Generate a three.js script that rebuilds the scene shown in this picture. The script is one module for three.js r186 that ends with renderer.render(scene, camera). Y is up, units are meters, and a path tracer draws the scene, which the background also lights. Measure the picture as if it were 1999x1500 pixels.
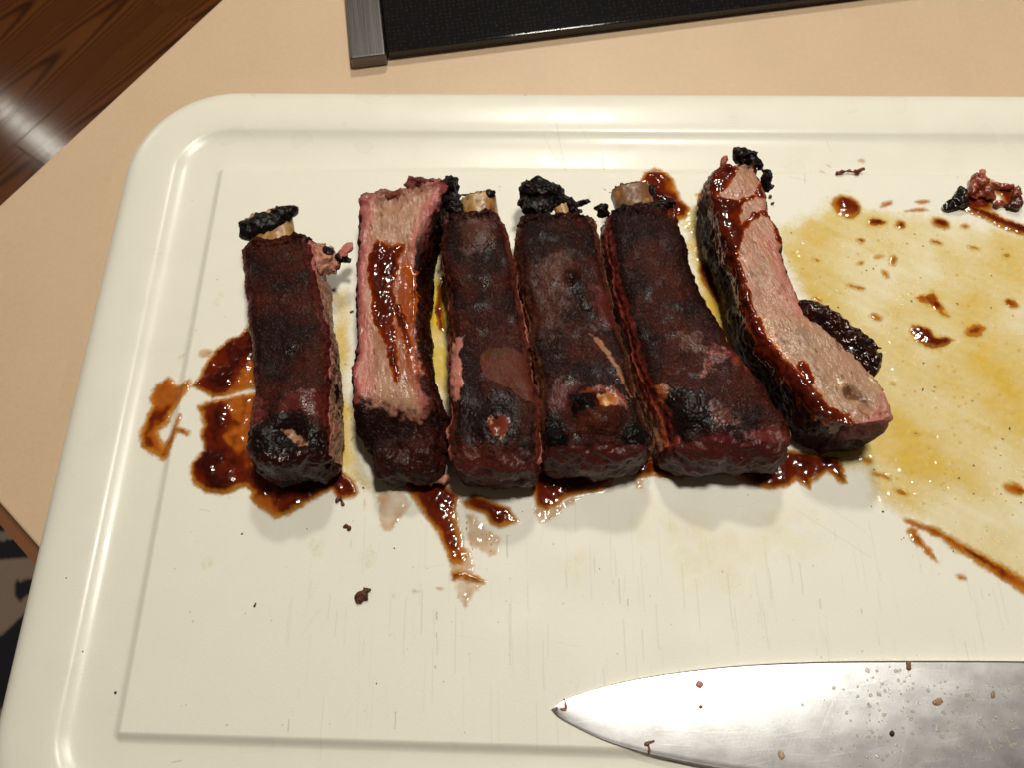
import * as THREE from 'three';
import { mergeGeometries } from 'three/addons/utils/BufferGeometryUtils.js';
import { RectAreaLightUniformsLib } from 'three/addons/lights/RectAreaLightUniformsLib.js';
import { RoundedBoxGeometry } from 'three/addons/geometries/RoundedBoxGeometry.js';

/* ------------------------------------------------------------------ camera, light, exposure */
const scene = new THREE.Scene();
scene.background = new THREE.Color().setRGB(0.06, 0.047, 0.034);      // the dim rest of the kitchen, evenly
const renderer = new THREE.WebGLRenderer({ antialias: true });
renderer.toneMapping = THREE.LinearToneMapping;
renderer.toneMappingExposure = 1.19;
renderer.shadowMap.enabled = true;
RectAreaLightUniformsLib.init();

const PT = 0.020;                       // height of the board's cutting surface above the countertop (y = 0)
const FPX = 1677, CX = 999.5, CY = 750; // lens in pixels of the 1999 x 1500 photograph
const PITCH = 1.18893, YAW = 0.09343, ROLL = -0.07067;
const EYE = new THREE.Vector3(0, PT + 0.38975, 0);
const camMatrix = new THREE.Matrix4().makeRotationY(YAW).multiply(new THREE.Matrix4().makeRotationX(-PITCH)).multiply(new THREE.Matrix4().makeRotationZ(ROLL));
const camera = new THREE.PerspectiveCamera(2 * Math.atan(750 / FPX) * 180 / Math.PI, 1024 / 769, 0.02, 20);
camera.position.copy(EYE);
camera.quaternion.setFromRotationMatrix(camMatrix);
camera.focus = 0.405;
camera.userData.fStop = 14;

// a photo pixel seen at a height h above the cutting surface -> the point there
function P(px, py, h = 0) {
  const d = new THREE.Vector3((px - CX) / FPX, -(py - CY) / FPX, -1).applyMatrix4(camMatrix);
  const t = (PT + h - EYE.y) / d.y;
  return new THREE.Vector3(EYE.x + d.x * t, PT + h, EYE.z + d.z * t);
}
const XZ = (px, py, h = 0) => { const p = P(px, py, h); return [p.x, p.z]; };

const WARM = new THREE.Color().setRGB(1.0, 0.958, 0.84);
const CEIL = 1.5;
function rectLamp(x, z, w, d, power) {   // one flush ceiling light: the light of its diffuser; the fitting is built with the lamps below
  const l = new THREE.RectAreaLight(WARM, power, w, d);
  l.position.set(x, CEIL - 0.052, z);
  l.lookAt(x, 0, z);
  l.castShadow = true;
  l.name = 'ceiling_light';
  scene.add(l);
}
const LAMPS = [[0.20, -0.36, 0.17, 0.17, 142], [0.05, -1.35, 0.17, 0.17, 138]];
for (const a of LAMPS) rectLamp(...a);

/* ------------------------------------------------------------------ helpers */
let seed = 12345;
const rnd = () => { seed = (seed + 0x6d2b79f5) | 0; let t = Math.imul(seed ^ (seed >>> 15), 1 | seed); t = (t + Math.imul(t ^ (t >>> 7), 61 | t)) ^ t; return ((t ^ (t >>> 14)) >>> 0) / 4294967296; };
const PERM = new Uint8Array(512);
{ const p = [...Array(256).keys()]; for (let i = 255; i > 0; i--) { const j = Math.floor(rnd() * (i + 1)); [p[i], p[j]] = [p[j], p[i]]; } for (let i = 0; i < 512; i++) PERM[i] = p[i & 255]; }
const fadeT = (t) => t * t * t * (t * (t * 6 - 15) + 10), mix = (a, b, t) => a + (b - a) * t;
const gradN = (h, x, y, z) => { h &= 15; const u = h < 8 ? x : y, v = h < 4 ? y : h === 12 || h === 14 ? x : z; return ((h & 1) ? -u : u) + ((h & 2) ? -v : v); };
function noise(x, y, z) {
  const fx = Math.floor(x), fy = Math.floor(y), fz = Math.floor(z), X = fx & 255, Y = fy & 255, Z = fz & 255;
  x -= fx; y -= fy; z -= fz;
  const u = fadeT(x), v = fadeT(y), w = fadeT(z), A = PERM[X] + Y, AA = PERM[A] + Z, AB = PERM[A + 1] + Z, B = PERM[X + 1] + Y, BA = PERM[B] + Z, BB = PERM[B + 1] + Z;
  return mix(mix(mix(gradN(PERM[AA], x, y, z), gradN(PERM[BA], x - 1, y, z), u), mix(gradN(PERM[AB], x, y - 1, z), gradN(PERM[BB], x - 1, y - 1, z), u), v),
    mix(mix(gradN(PERM[AA + 1], x, y, z - 1), gradN(PERM[BA + 1], x - 1, y, z - 1), u), mix(gradN(PERM[AB + 1], x, y - 1, z - 1), gradN(PERM[BB + 1], x - 1, y - 1, z - 1), u), v), w);
}
const fbm = (x, y, z, o = 3) => { let s = 0, a = 1, n = 0; for (let i = 0; i < o; i++) { s += a * noise(x, y, z); n += a; a *= 0.5; x = x * 2.03 + 7.1; y = y * 2.03 + 3.7; z = z * 2.03 + 1.3; } return s / n; };
const clamp = (x, a = 0, b = 1) => Math.min(b, Math.max(a, x));
const smooth = (a, b, x) => { const t = clamp((x - a) / (b - a)); return t * t * (3 - 2 * t); };
const toLin = (c) => (c <= 0.04045 ? c / 12.92 : ((c + 0.055) / 1.055) ** 2.4);
const toS = (c) => (c <= 0.0031308 ? c * 12.92 : 1.055 * c ** (1 / 2.4) - 0.055);
const C = (r, g, b) => [toLin(r / 255), toLin(g / 255), toLin(b / 255)];      // sRGB 0..255 -> linear
const mix3 = (a, b, t) => [mix(a[0], b[0], t), mix(a[1], b[1], t), mix(a[2], b[2], t)];
const mul3 = (a, k) => [a[0] * k, a[1] * k, a[2] * k];
const tri = (x, z, y, f) => noise(x * f, y * f, z * f);

function sdPoly(pts) {                  // signed distance to a closed outline, positive inside
  const n = pts.length;
  let x0 = 1e9, x1 = -1e9, z0 = 1e9, z1 = -1e9;
  for (const [x, z] of pts) { x0 = Math.min(x0, x); x1 = Math.max(x1, x); z0 = Math.min(z0, z); z1 = Math.max(z1, z); }
  const f = (x, z) => {
    let d = 1e9, inside = false;
    for (let i = 0, j = n - 1; i < n; j = i++) {
      const ax = pts[j][0], az = pts[j][1], bx = pts[i][0], bz = pts[i][1], ex = bx - ax, ez = bz - az, wx = x - ax, wz = z - az;
      const t = clamp((wx * ex + wz * ez) / (ex * ex + ez * ez + 1e-15)), qx = wx - ex * t, qz = wz - ez * t;
      d = Math.min(d, qx * qx + qz * qz);
      if ((az > z) !== (bz > z) && x < (ex * (z - az)) / ez + ax) inside = !inside;
    }
    return inside ? Math.sqrt(d) : -Math.sqrt(d);
  };
  f.box = [x0, x1, z0, z1];
  return f;
}
function sdLine(pts, r0, r1) {          // distance inside a stroke that runs through the points, radius r0 to r1
  const f = (x, z) => {
    let best = -1e9;
    for (let i = 0; i + 1 < pts.length; i++) {
      const [ax, az] = pts[i], [bx, bz] = pts[i + 1], ex = bx - ax, ez = bz - az, wx = x - ax, wz = z - az, t = clamp((wx * ex + wz * ez) / (ex * ex + ez * ez + 1e-15));
      best = Math.max(best, mix(r0, r1, (i + t) / (pts.length - 1)) - Math.hypot(wx - ex * t, wz - ez * t));
    }
    return best;
  };
  let x0 = 1e9, x1 = -1e9, z0 = 1e9, z1 = -1e9; const r = Math.max(r0, r1);
  for (const [x, z] of pts) { x0 = Math.min(x0, x - r); x1 = Math.max(x1, x + r); z0 = Math.min(z0, z - r); z1 = Math.max(z1, z + r); }
  f.box = [x0, x1, z0, z1];
  return f;
}
const poly = (list, h = 0) => sdPoly(list.map(([a, b]) => XZ(a, b, h)));
const line = (list, r0, r1, h = 0) => sdLine(list.map(([a, b]) => XZ(a, b, h)), r0, r1);
const union = (...fs) => { const f = (x, z) => { let m = -1e9; for (const g of fs) m = Math.max(m, g(x, z)); return m; }; f.box = [Math.min(...fs.map((g) => g.box[0])), Math.max(...fs.map((g) => g.box[1])), Math.min(...fs.map((g) => g.box[2])), Math.max(...fs.map((g) => g.box[3]))]; return f; };

const taken = new Map();
const numbered = (n) => { const k = taken.get(n) ?? 0; taken.set(n, k + 1); return k ? n + '_' + String(k).padStart(3, '0') : n; };
function tag(o, label, category, group, kind) { if (label) o.userData.label = label; if (category) o.userData.category = category; if (group) o.userData.group = group; if (kind) o.userData.kind = kind; return o; }
function add(o, parent = scene) { parent.add(o); o.traverse((m) => { if (m.isMesh) { m.castShadow = true; m.receiveShadow = true; } }); return o; }
function meshOf(name, geo, mat, parent = scene) { const m = new THREE.Mesh(geo, mat); m.name = parent === scene ? numbered(name) : name; return add(m, parent); }
function thing(name, label, category, group) { const g = new THREE.Group(); g.name = numbered(name); tag(g, label, category, group); scene.add(g); return g; }
function dataTex(w, h, fn, srgb) {      // fn(u, v) -> [r, g, b] linear (srgb) or raw values, 0..1
  const d = new Uint8Array(w * h * 4);
  for (let j = 0; j < h; j++) for (let i = 0; i < w; i++) { const c = fn((i + 0.5) / w, (j + 0.5) / h, i, j), o = (j * w + i) * 4; for (let k = 0; k < 3; k++) d[o + k] = Math.round(255 * clamp(srgb ? toS(Math.max(0, c[k])) : c[k])); d[o + 3] = 255; }
  return finishTex(d, w, h, srgb);
}
function finishTex(d, w, h, srgb) {
  const t = new THREE.DataTexture(d, w, h, THREE.RGBAFormat);
  t.magFilter = THREE.LinearFilter; t.minFilter = THREE.LinearMipmapLinearFilter; t.generateMipmaps = true; t.wrapS = t.wrapT = THREE.RepeatWrapping;
  if (srgb) t.colorSpace = THREE.SRGBColorSpace;
  t.needsUpdate = true;
  return t;
}
const std = (o) => new THREE.MeshStandardMaterial(o), phys = (o) => new THREE.MeshPhysicalMaterial(o);

/* ------------------------------------------------------------------ ceiling and lamps */
{
  const c = meshOf('ceiling', new THREE.BoxGeometry(7, 0.06, 7).translate(-0.8, CEIL + 0.03, -1), std({ color: new THREE.Color().setRGB(0.75, 0.72, 0.66), roughness: 0.95 }));
  c.userData.kind = 'structure';
  const rim = std({ color: 0xdddddd, roughness: 0.4 }), glow = std({ color: 0xffffff, emissive: WARM, emissiveIntensity: 1.2, roughness: 0.6 });
  LAMPS.forEach(([x, z, w, d], i) => {
    const t = thing('ceiling_light', i ? 'flush square ceiling light set over the dark cooktop' : 'flush square ceiling light straight above the cutting board', 'ceiling light', 'flush ceiling lights');
    t.position.set(x, CEIL, z);
    for (const [dx, dz, sx, sz] of [[-w / 2 - 0.01, 0, 0.02, d + 0.04], [w / 2 + 0.01, 0, 0.02, d + 0.04], [0, -d / 2 - 0.01, w, 0.02], [0, d / 2 + 0.01, w, 0.02]]) meshOf('frame', new THREE.BoxGeometry(sx, 0.06, sz).translate(dx, -0.03, dz), rim, t);
    meshOf('diffuser', new THREE.BoxGeometry(w, 0.01, d).translate(0, -0.045, 0), glow, t);
  });
  // hanging lamp with three bulbs over the far floor, mirrored in the floor boards
  const t = thing('pendant_lamp', 'hanging three-bulb lamp over the wooden floor', 'pendant lamp');
  const brass = std({ color: 0x8a6a3a, metalness: 1, roughness: 0.35 });
  t.position.set(-2.39, 1.0, -2.51);
  meshOf('cord', new THREE.CylinderGeometry(0.006, 0.006, CEIL - 1.08, 10).translate(0, (CEIL - 1.0) / 2 + 0.04, 0), brass, t);
  meshOf('hub', new THREE.SphereGeometry(0.035, 24, 16).translate(0, 0.09, 0), brass, t);
  for (const [dx, dz] of [[-0.15, -0.12], [0.03, 0.02], [0.13, 0.09]]) {
    const arm = new THREE.TubeGeometry(new THREE.CatmullRomCurve3([new THREE.Vector3(0, 0.09, 0), new THREE.Vector3(dx * 0.6, 0.1, dz * 0.6), new THREE.Vector3(dx, 0.06, dz)]), 16, 0.006, 8);
    meshOf('arm', arm, brass, t);
    meshOf('bulb', new THREE.SphereGeometry(0.04, 24, 16).translate(dx, 0, dz), std({ color: 0xffffff, emissive: WARM, emissiveIntensity: 3 }), t);
    const l = new THREE.PointLight(WARM, 0.4); l.position.set(dx, 0, dz); l.shadow.radius = 1.5; l.castShadow = true; l.name = 'bulb_light'; t.add(l);
  }
}

/* ------------------------------------------------------------------ countertop, floor, rug */
const edgeA = [XZ(437, 0, -PT), XZ(0, 405, -PT)], edgeB = [XZ(0, 975, -PT), XZ(75, 1060, -PT)];
function cross([p, q], [r, s]) { const d1 = [q[0] - p[0], q[1] - p[1]], d2 = [s[0] - r[0], s[1] - r[1]], k = ((r[0] - p[0]) * d2[1] - (r[1] - p[1]) * d2[0]) / (d1[0] * d2[1] - d1[1] * d2[0]); return [p[0] + d1[0] * k, p[1] + d1[1] * k]; }
const corner = cross(edgeA, edgeB);
const unit = ([a, b]) => { const l = Math.hypot(a, b); return [a / l, b / l]; };
const dA = unit([edgeA[0][0] - edgeA[1][0], edgeA[0][1] - edgeA[1][1]]), dB = unit([edgeB[1][0] - edgeB[0][0], edgeB[1][1] - edgeB[0][1]]);
{
  const far = (o, d, k) => [o[0] + d[0] * k, o[1] + d[1] * k];
  const c1 = far(corner, dA, 1.3), c3 = far(corner, dB, 0.75), c2 = far(c1, dB, 0.75);
  const shape = (pts) => { const s = new THREE.Shape(); pts.forEach(([x, z], i) => (i ? s.lineTo(x, -z) : s.moveTo(x, -z))); s.closePath(); return s; };
  const lam = dataTex(1024, 1024, (u, v) => {
    const n = 0.5 * noise(u * 90, v * 90, 3.1) + 0.5 * noise(u * 230, v * 230, 9.2), m = fbm(u * 6, v * 6, 4.4);
    return mul3([0.55, 0.395, 0.26], 1 + 0.07 * n + 0.05 * m);
  }, true);
  lam.repeat.set(4, 4);
  const bumpC = dataTex(512, 512, (u, v) => [0.5 + 0.5 * noise(u * 128, v * 128, 1.7), 0.5, 0.5]); bumpC.repeat.set(10, 10);
  const t = thing('countertop', 'beige laminate countertop corner with dark wood edging', 'countertop');
  const g = new THREE.ExtrudeGeometry(shape([corner, c1, c2, c3]), { depth: 0.036, bevelEnabled: true, bevelSize: 0.0015, bevelThickness: 0.0015, bevelSegments: 3 });
  g.rotateX(-Math.PI / 2).translate(0, -0.0375, 0);
  const uvs = g.attributes.uv, ps = g.attributes.position; for (let i = 0; i < uvs.count; i++) uvs.setXY(i, ps.getX(i) + 0.2 * ps.getY(i), ps.getZ(i) + ps.getY(i));
  meshOf('slab', g, std({ map: lam, bumpMap: bumpC, bumpScale: 0.00003, roughness: 0.5 }), t);
  // wooden edging strip along the shorter side
  const nB = [-dB[1], dB[0]], e = (o, a, b) => [o[0] + dB[0] * a + nB[0] * b, o[1] + dB[1] * a + nB[1] * b];
  const sgn = (nB[0] * (c1[0] - corner[0]) + nB[1] * (c1[1] - corner[1])) > 0 ? -1 : 1;
  const trim = new THREE.ExtrudeGeometry(shape([e(corner, 0, sgn * 0.002), e(corner, 0.75, sgn * 0.002), e(corner, 0.75, sgn * 0.0085), e(corner, 0, sgn * 0.0085)]), { depth: 0.034, bevelEnabled: false }).rotateX(-Math.PI / 2).translate(0, -0.038, 0);
  meshOf('edging', trim, std({ color: new THREE.Color().setRGB(0.16, 0.065, 0.025), roughness: 0.4 }), t);
  const mid = [(corner[0] + c2[0]) / 2, (corner[1] + c2[1]) / 2], ins = (p) => [mix(p[0], mid[0], 0.08), mix(p[1], mid[1], 0.08)];
  meshOf('cabinet', new THREE.ExtrudeGeometry(shape([corner, c1, c2, c3].map(ins)), { depth: 0.86, bevelEnabled: false }).rotateX(-Math.PI / 2).translate(0, -0.04 - 0.86, 0), std({ color: new THREE.Color().setRGB(0.13, 0.055, 0.022), roughness: 0.5 }), t);
}
const FLOOR = -0.92;
{
  // oak planks, laid along the counter's long edge
  const variants = [];
  for (let k = 0; k < 4; k++) {
    const ox = k * 13.7 + 2.2, cx = 0.35 + 0.1 * k;
    variants.push(dataTex(256, 1024, (u, v) => {
      // growth rings cut lengthwise: cathedral arches plus straight pores
      const wob = 0.25 * fbm(u * 2 + ox, v * 3, 1.1), r = Math.abs(u - cx + 0.1 * noise(v * 2.5, ox, 0.3)) * 2.4 + 0.0;
      const arch = (r * r * 2.2 + v * 3.1 + wob * 1.3) * (k % 2 ? 2.1 : 1.6);
      const ring = Math.pow(0.5 + 0.5 * Math.sin(arch * 6.28), 3);
      const pore = smooth(0.15, 0.6, noise(u * 70 + ox, v * 9, 5.5)) * 0.5 + 0.25 * noise(u * 30, v * 3 + ox, 2.2);
      const tone = 1 + 0.25 * fbm(u * 1.5 + ox, v * 2.5, 8.8);
      return mul3(mix3([0.165, 0.054, 0.015], [0.036, 0.011, 0.004], clamp(0.85 * ring + 0.35 * pore)), tone);
    }, true));
  }
  const bumpF = dataTex(256, 512, (u, v) => [0.5 + 0.35 * noise(u * 40, v * 6, 1.2) + 0.15 * noise(u * 6, v * 2, 4.4), 0.5, 0.5]);
  const mats = variants.map((m) => phys({ map: m, bumpMap: bumpF, bumpScale: 0.00014, roughness: 0.11, specularIntensity: 0.22 }));
  const floor = new THREE.Group(); floor.name = 'floor'; floor.userData.kind = 'structure'; scene.add(floor);
  meshOf('subfloor', new THREE.BoxGeometry(6, 0.03, 6).translate(-1.4, FLOOR - 0.0305, -1.4), std({ color: 0x140b06, roughness: 0.9 }), floor);
  const ang = Math.atan2(dA[0], dA[1]), W = 0.15, L = 1.1, geos = [0, 1, 2].map((k) => { const g = new RoundedBoxGeometry(W - 0.0006, 0.015, L - 0.0006, 2, 0.0007); const uv = g.attributes.uv, p = g.attributes.position; for (let i = 0; i < uv.count; i++) uv.setXY(i, p.getX(i) / W + 0.5, (p.getZ(i) / L) + 0.5 + k * 0.31); return g; });
  const cA = [(edgeA[0][0] + edgeA[1][0]) / 2 * 2.9, (edgeA[0][1] + edgeA[1][1]) / 2 * 2.9];
  for (let a = -8; a <= 8; a++) for (let b = -2; b <= 2; b++) {
    const m = meshOf('plank', geos[(a * 7 + b * 3 + 70) % 3], mats[(a * 5 + b * 7 + 80) % 4], floor), off = ((a * 0.37 + 9) % 1) * L;
    const ox = a * W, oz = b * L + off;
    m.position.set(cA[0] + Math.cos(ang) * ox + Math.sin(ang) * oz, FLOOR - 0.0075, cA[1] - Math.sin(ang) * ox + Math.cos(ang) * oz);
    m.rotation.y = ang;
  }
  // woven rug with black figures on cream, under the edge of the counter
  const hf = -0.94 + 0.008;
  const marks = [poly([[-160, 980], [-20, 985], [75, 1060], [90, 1075], [70, 1088], [0, 1094], [-200, 1110]], hf), poly([[30, 1140], [34, 1132], [40, 1137], [48, 1133], [90, 1125], [90, 1160], [52, 1164], [40, 1176], [30, 1164]], hf), poly([[44, 1203], [90, 1150], [90, 1360], [10, 1384], [-60, 1390], [-60, 1280], [0, 1243], [18, 1228]], hf)];
  const dashes = [[0, 1046, 8, 1051], [14, 1042, 22, 1048], [27, 1039, 34, 1045]].map(([a, b, c, d]) => line([[a, b], [c, d]], 0.006, 0.006, hf));
  const o = XZ(40, 1200, hf), RW = 0.66, RH = 0.9;
  const rugMap = dataTex(640, 864, (u, v) => {
    const x = o[0] + (u - 0.5) * RW, z = o[1] + (v - 0.5) * RH;
    const jx = 0.002 * noise(x * 300, z * 300, 1), weave = 0.85 + 0.2 * Math.sin(x * 2100) * Math.sin(z * 2100) + 0.12 * noise(x * 400, z * 400, 3);
    let dark = 0; for (const m of marks) dark = Math.max(dark, smooth(-0.003, 0.003, m(x + jx, z + jx)));
    let l = 0; for (const m of dashes) l = Math.max(l, smooth(-0.002, 0.002, m(x, z)));
    dark = Math.max(dark, smooth(0.1, 0.14, noise(x * 7, z * 7, 9.5)) * smooth(0.2, 0.35, Math.hypot(x - o[0], z - o[1])));
    const c = mix3(mix3([0.30, 0.22, 0.16], [0.012, 0.011, 0.016], dark), [0.3, 0.24, 0.18], l * 0.8);
    return mul3(c, weave);
  }, true);
  rugMap.wrapS = rugMap.wrapT = THREE.ClampToEdgeWrapping;
  const rg = new RoundedBoxGeometry(RW, 0.008, RH, 2, 0.003); { const uv = rg.attributes.uv, p = rg.attributes.position; for (let i = 0; i < uv.count; i++) uv.setXY(i, p.getX(i) / RW + 0.5, p.getZ(i) / RH + 0.5); }
  const rug = meshOf('rug', rg, std({ map: rugMap, roughness: 1 }));
  rug.position.set(o[0], FLOOR + 0.0042, o[1]);
  tag(rug, 'black and cream figured rug on the floor beside the counter', 'rug');
}

/* ------------------------------------------------------------------ black glass cooktop with metal end trim */
{
  const a = XZ(690, 137, -PT), b = XZ(1750, 2, -PT), d = unit([b[0] - a[0], b[1] - a[1]]), ang = Math.atan2(-d[1], d[0]);
  const t = thing('cooktop', 'black glass cooktop with brushed metal end trim, beyond the white board', 'cooktop');
  t.position.set(a[0], 0, a[1]); t.rotation.y = ang;
  const dots = dataTex(1024, 512, (u, v) => { const gx = u * 170, gz = v * 85, ix = Math.floor(gx), iz = Math.floor(gz), h = PERM[(PERM[ix & 255] + iz) & 255] / 255, r = Math.hypot(gx - ix - 0.5 + 0.5 * (h - 0.5), gz - iz - 0.5); const k = (1 - smooth(0.1, 0.26, r)) * (h > 0.35 ? 1 : 0.2); return mix3([0.006, 0.006, 0.007], [0.022, 0.02, 0.018], k); }, true);
  const W = 0.62, D = 0.48, T = 0.0075;
  const glass = new RoundedBoxGeometry(W, 0.005, D, 3, 0.0011).translate(0.022 + W / 2, T - 0.0025, -0.0035 - D / 2);
  { const uv = glass.attributes.uv, p = glass.attributes.position; for (let i = 0; i < uv.count; i++) uv.setXY(i, p.getX(i) / 0.5, p.getZ(i) / 0.25); }
  meshOf('glass_plate', glass, std({ map: dots, roughness: 0.08 }), t);
  meshOf('seal', new THREE.BoxGeometry(W - 0.01, T - 0.0052, D - 0.01).translate(0.022 + W / 2, (T - 0.0052) / 2, -0.006 - D / 2), std({ color: new THREE.Color().setRGB(0.05, 0.028, 0.018), roughness: 0.6 }), t);
  const brushed = dataTex(256, 512, (u, v) => [0.5 + 0.5 * noise(u * 120, v * 4, 2.2), 0.42 + 0.2 * fbm(u * 60, v * 5, 5), 0.5]);
  meshOf('end_trim', new RoundedBoxGeometry(0.0215, T + 0.0015, D + 0.002, 4, 0.0014).translate(0.0107, (T + 0.0015) / 2 + 0.0006, -D / 2 - 0.001), std({ color: new THREE.Color().setRGB(0.15, 0.14, 0.135), metalness: 1, roughness: 0.75, roughnessMap: brushed, bumpMap: brushed, bumpScale: 0.00004 }), t);
}

/* ------------------------------------------------------------------ cutting board */
const BX0 = -0.1762, BZ0 = -0.2794, BZ1 = 0.0061, BX1 = 0.285, MARGIN = 0.058;   // cutting surface and the width of channel plus rim
// distance outwards from the cutting surface -> height relative to it
const PROFILE = [[0, 0], [0.0006, -0.0001], [0.0016, -0.0007], [0.0030, -0.0019], [0.0043, -0.0027], [0.006, -0.0030], [0.012, -0.0030], [0.018, -0.0027], [0.0225, -0.0019], [0.0255, -0.0006], [0.0278, 0.0006], [0.0305, 0.00125], [0.034, 0.0015], [0.040, 0.0013], [0.0445, 0.0002], [0.0475, -0.0022], [0.0492, -0.0055], [0.050, -0.0095], [0.0497, -0.0145], [0.0480, -0.0180], [0.0455, -0.0198]];
for (const e of PROFILE) if (e[0] > 0.0278) e[0] = 0.0278 + (e[0] - 0.0278) * 1.36;      // the rim is a little wider than the channel
function boardY(x, z) {
  const dx = Math.max(BX0 - x, x - BX1, 0), dz = Math.max(BZ0 - z, z - BZ1, 0), d = Math.hypot(dx, dz);
  for (let i = 1; i < 18; i++) if (d <= PROFILE[i][0]) { const [a, ya] = PROFILE[i - 1], [b, yb] = PROFILE[i]; return PT + mix(ya, yb, (d - a) / (b - a)); }
  return PT - 0.0095;
}
{
  // perimeter directions: points of the cutting surface's outline with the way outwards; corners fan out
  const per = [], fan = 24, seg = 60;
  const cornersL = [[BX0, BZ0, Math.PI], [BX1, BZ0, 1.5 * Math.PI], [BX1, BZ1, 0], [BX0, BZ1, 0.5 * Math.PI]];
  cornersL.forEach(([x, z, a0], k) => {
    for (let i = 0; i <= fan; i++) { const a = a0 + (i / fan) * Math.PI / 2; per.push([x, z, Math.cos(a), Math.sin(a)]); }
    const [nx, nz] = cornersL[(k + 1) % 4], a = a0 + Math.PI / 2;
    for (let i = 1; i < seg; i++) per.push([mix(x, nx, i / seg), mix(z, nz, i / seg), Math.cos(a), Math.sin(a)]);
  });
  const dense = []; for (let i = 0; i + 1 < PROFILE.length; i++) for (let k = 0; k < 3; k++) dense.push([0, 1].map((c) => { const p0 = PROFILE[Math.max(0, i - 1)][c], p1 = PROFILE[i][c], p2 = PROFILE[i + 1][c], p3 = PROFILE[Math.min(PROFILE.length - 1, i + 2)][c], t = k / 3; return i === 0 ? mix(p1, p2, t) : 0.5 * (2 * p1 + (p2 - p0) * t + (2 * p0 - 5 * p1 + 4 * p2 - p3) * t * t + (3 * p1 - p0 - 3 * p2 + p3) * t * t * t); }));
  dense.push(PROFILE[PROFILE.length - 1]);
  const n = per.length, pos = [], idx = [];
  for (const [d, y] of dense) for (const [x, z, cx, cz] of per) pos.push(x + cx * d, PT + y, z + cz * d);
  for (let r = 0; r + 1 < dense.length; r++) for (let i = 0; i < n; i++) { const a = r * n + i, b = r * n + (i + 1) % n, c = a + n, d = b + n; idx.push(a, b, c, b, d, c); }
  const k = pos.length / 3, last = (dense.length - 1) * n;
  pos.push((BX0 + BX1) / 2, PT, (BZ0 + BZ1) / 2, (BX0 + BX1) / 2, PT - 0.0198, (BZ0 + BZ1) / 2);
  for (let i = 0; i < n; i++) { const j = (i + 1) % n; idx.push(k, j, i, k + 1, last + i, last + j); }
  const g = new THREE.BufferGeometry();
  g.setAttribute('position', new THREE.Float32BufferAttribute(pos, 3)); g.setIndex(idx); g.computeVertexNormals();
  const X0 = BX0 - MARGIN, Z0 = BZ0 - MARGIN, WX = BX1 - BX0 + 2 * MARGIN, WZ = BZ1 - BZ0 + 2 * MARGIN, uv = [];
  for (let i = 0; i < pos.length; i += 3) uv.push((pos[i] - X0) / WX, (pos[i + 2] - Z0) / WZ);
  g.setAttribute('uv', new THREE.Float32BufferAttribute(uv, 2));
  // knife cuts, rubbed-in stains and grey scuffs of the worn plastic
  const TW = 2048, TH = 1408, cv = document.createElement('canvas'); cv.width = TW; cv.height = TH;
  const ctx = cv.getContext('2d'), bc = document.createElement('canvas'); bc.width = TW; bc.height = TH; const bx = bc.getContext('2d');
  ctx.fillStyle = 'rgb(226,222,210)'; ctx.fillRect(0, 0, TW, TH); bx.fillStyle = 'rgb(160,160,160)'; bx.fillRect(0, 0, TW, TH);
  const uvx = (x) => (x - X0) / WX * TW, uvz = (z) => (z - Z0) / WZ * TH, at = (px, py) => { const [x, z] = XZ(px, py); return [uvx(x), uvz(z)]; };
  const blob = (px, py, r, col, a) => { const [x, y] = at(px, py); for (let i = 0; i < 26; i++) { const q = rnd() * 6.28, rr = r * Math.sqrt(rnd()); ctx.fillStyle = col; ctx.globalAlpha = a * (0.4 + 0.6 * rnd()); ctx.beginPath(); ctx.ellipse(x + Math.cos(q) * rr, y + Math.sin(q) * rr, r * (0.15 + 0.3 * rnd()), r * (0.12 + 0.3 * rnd()), rnd() * 3, 0, 7); ctx.fill(); } ctx.globalAlpha = 1; };
  for (const [px, py, r] of [[1370, 1080, 60], [1420, 1110, 50], [1330, 1060, 40], [1260, 1010, 35], [1480, 1040, 50], [1560, 1040, 50], [1120, 1100, 30]]) blob(px, py, r, 'rgb(205,188,120)', 0.05);
  for (const [px, py, r] of [[620, 1068, 16], [405, 1100, 10], [860, 1010, 14], [720, 1090, 14], [424, 590, 9], [432, 575, 7]]) blob(px, py, r, 'rgb(190,180,130)', 0.10);
  const cut = (px, py, qx, qy, a, w, col) => {
    const [x0, y0] = at(px, py), [x1, y1] = at(qx, qy);
    for (const [c, k] of [[ctx, 0], [bx, 1]]) { c.strokeStyle = k ? 'rgb(70,70,70)' : col; c.globalAlpha = k ? Math.min(1, a * 2.5) : a; c.lineWidth = w; c.beginPath(); c.moveTo(x0, y0); c.quadraticCurveTo((x0 + x1) / 2 + (rnd() - 0.5) * 4, (y0 + y1) / 2, x1, y1); c.stroke(); c.globalAlpha = 1; }
  };
  for (let i = 0; i < 150; i++) { const x = 560 + rnd() * 1400, y = 980 + rnd() * 400, l = 12 + rnd() * 110, s = (x - 960) * 0.00025; cut(x, y, x + s * l + (rnd() - 0.5) * 4, y + l, 0.05 + 0.13 * rnd() * rnd(), 0.7 + rnd(), 'rgb(110,104,88)'); }
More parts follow.
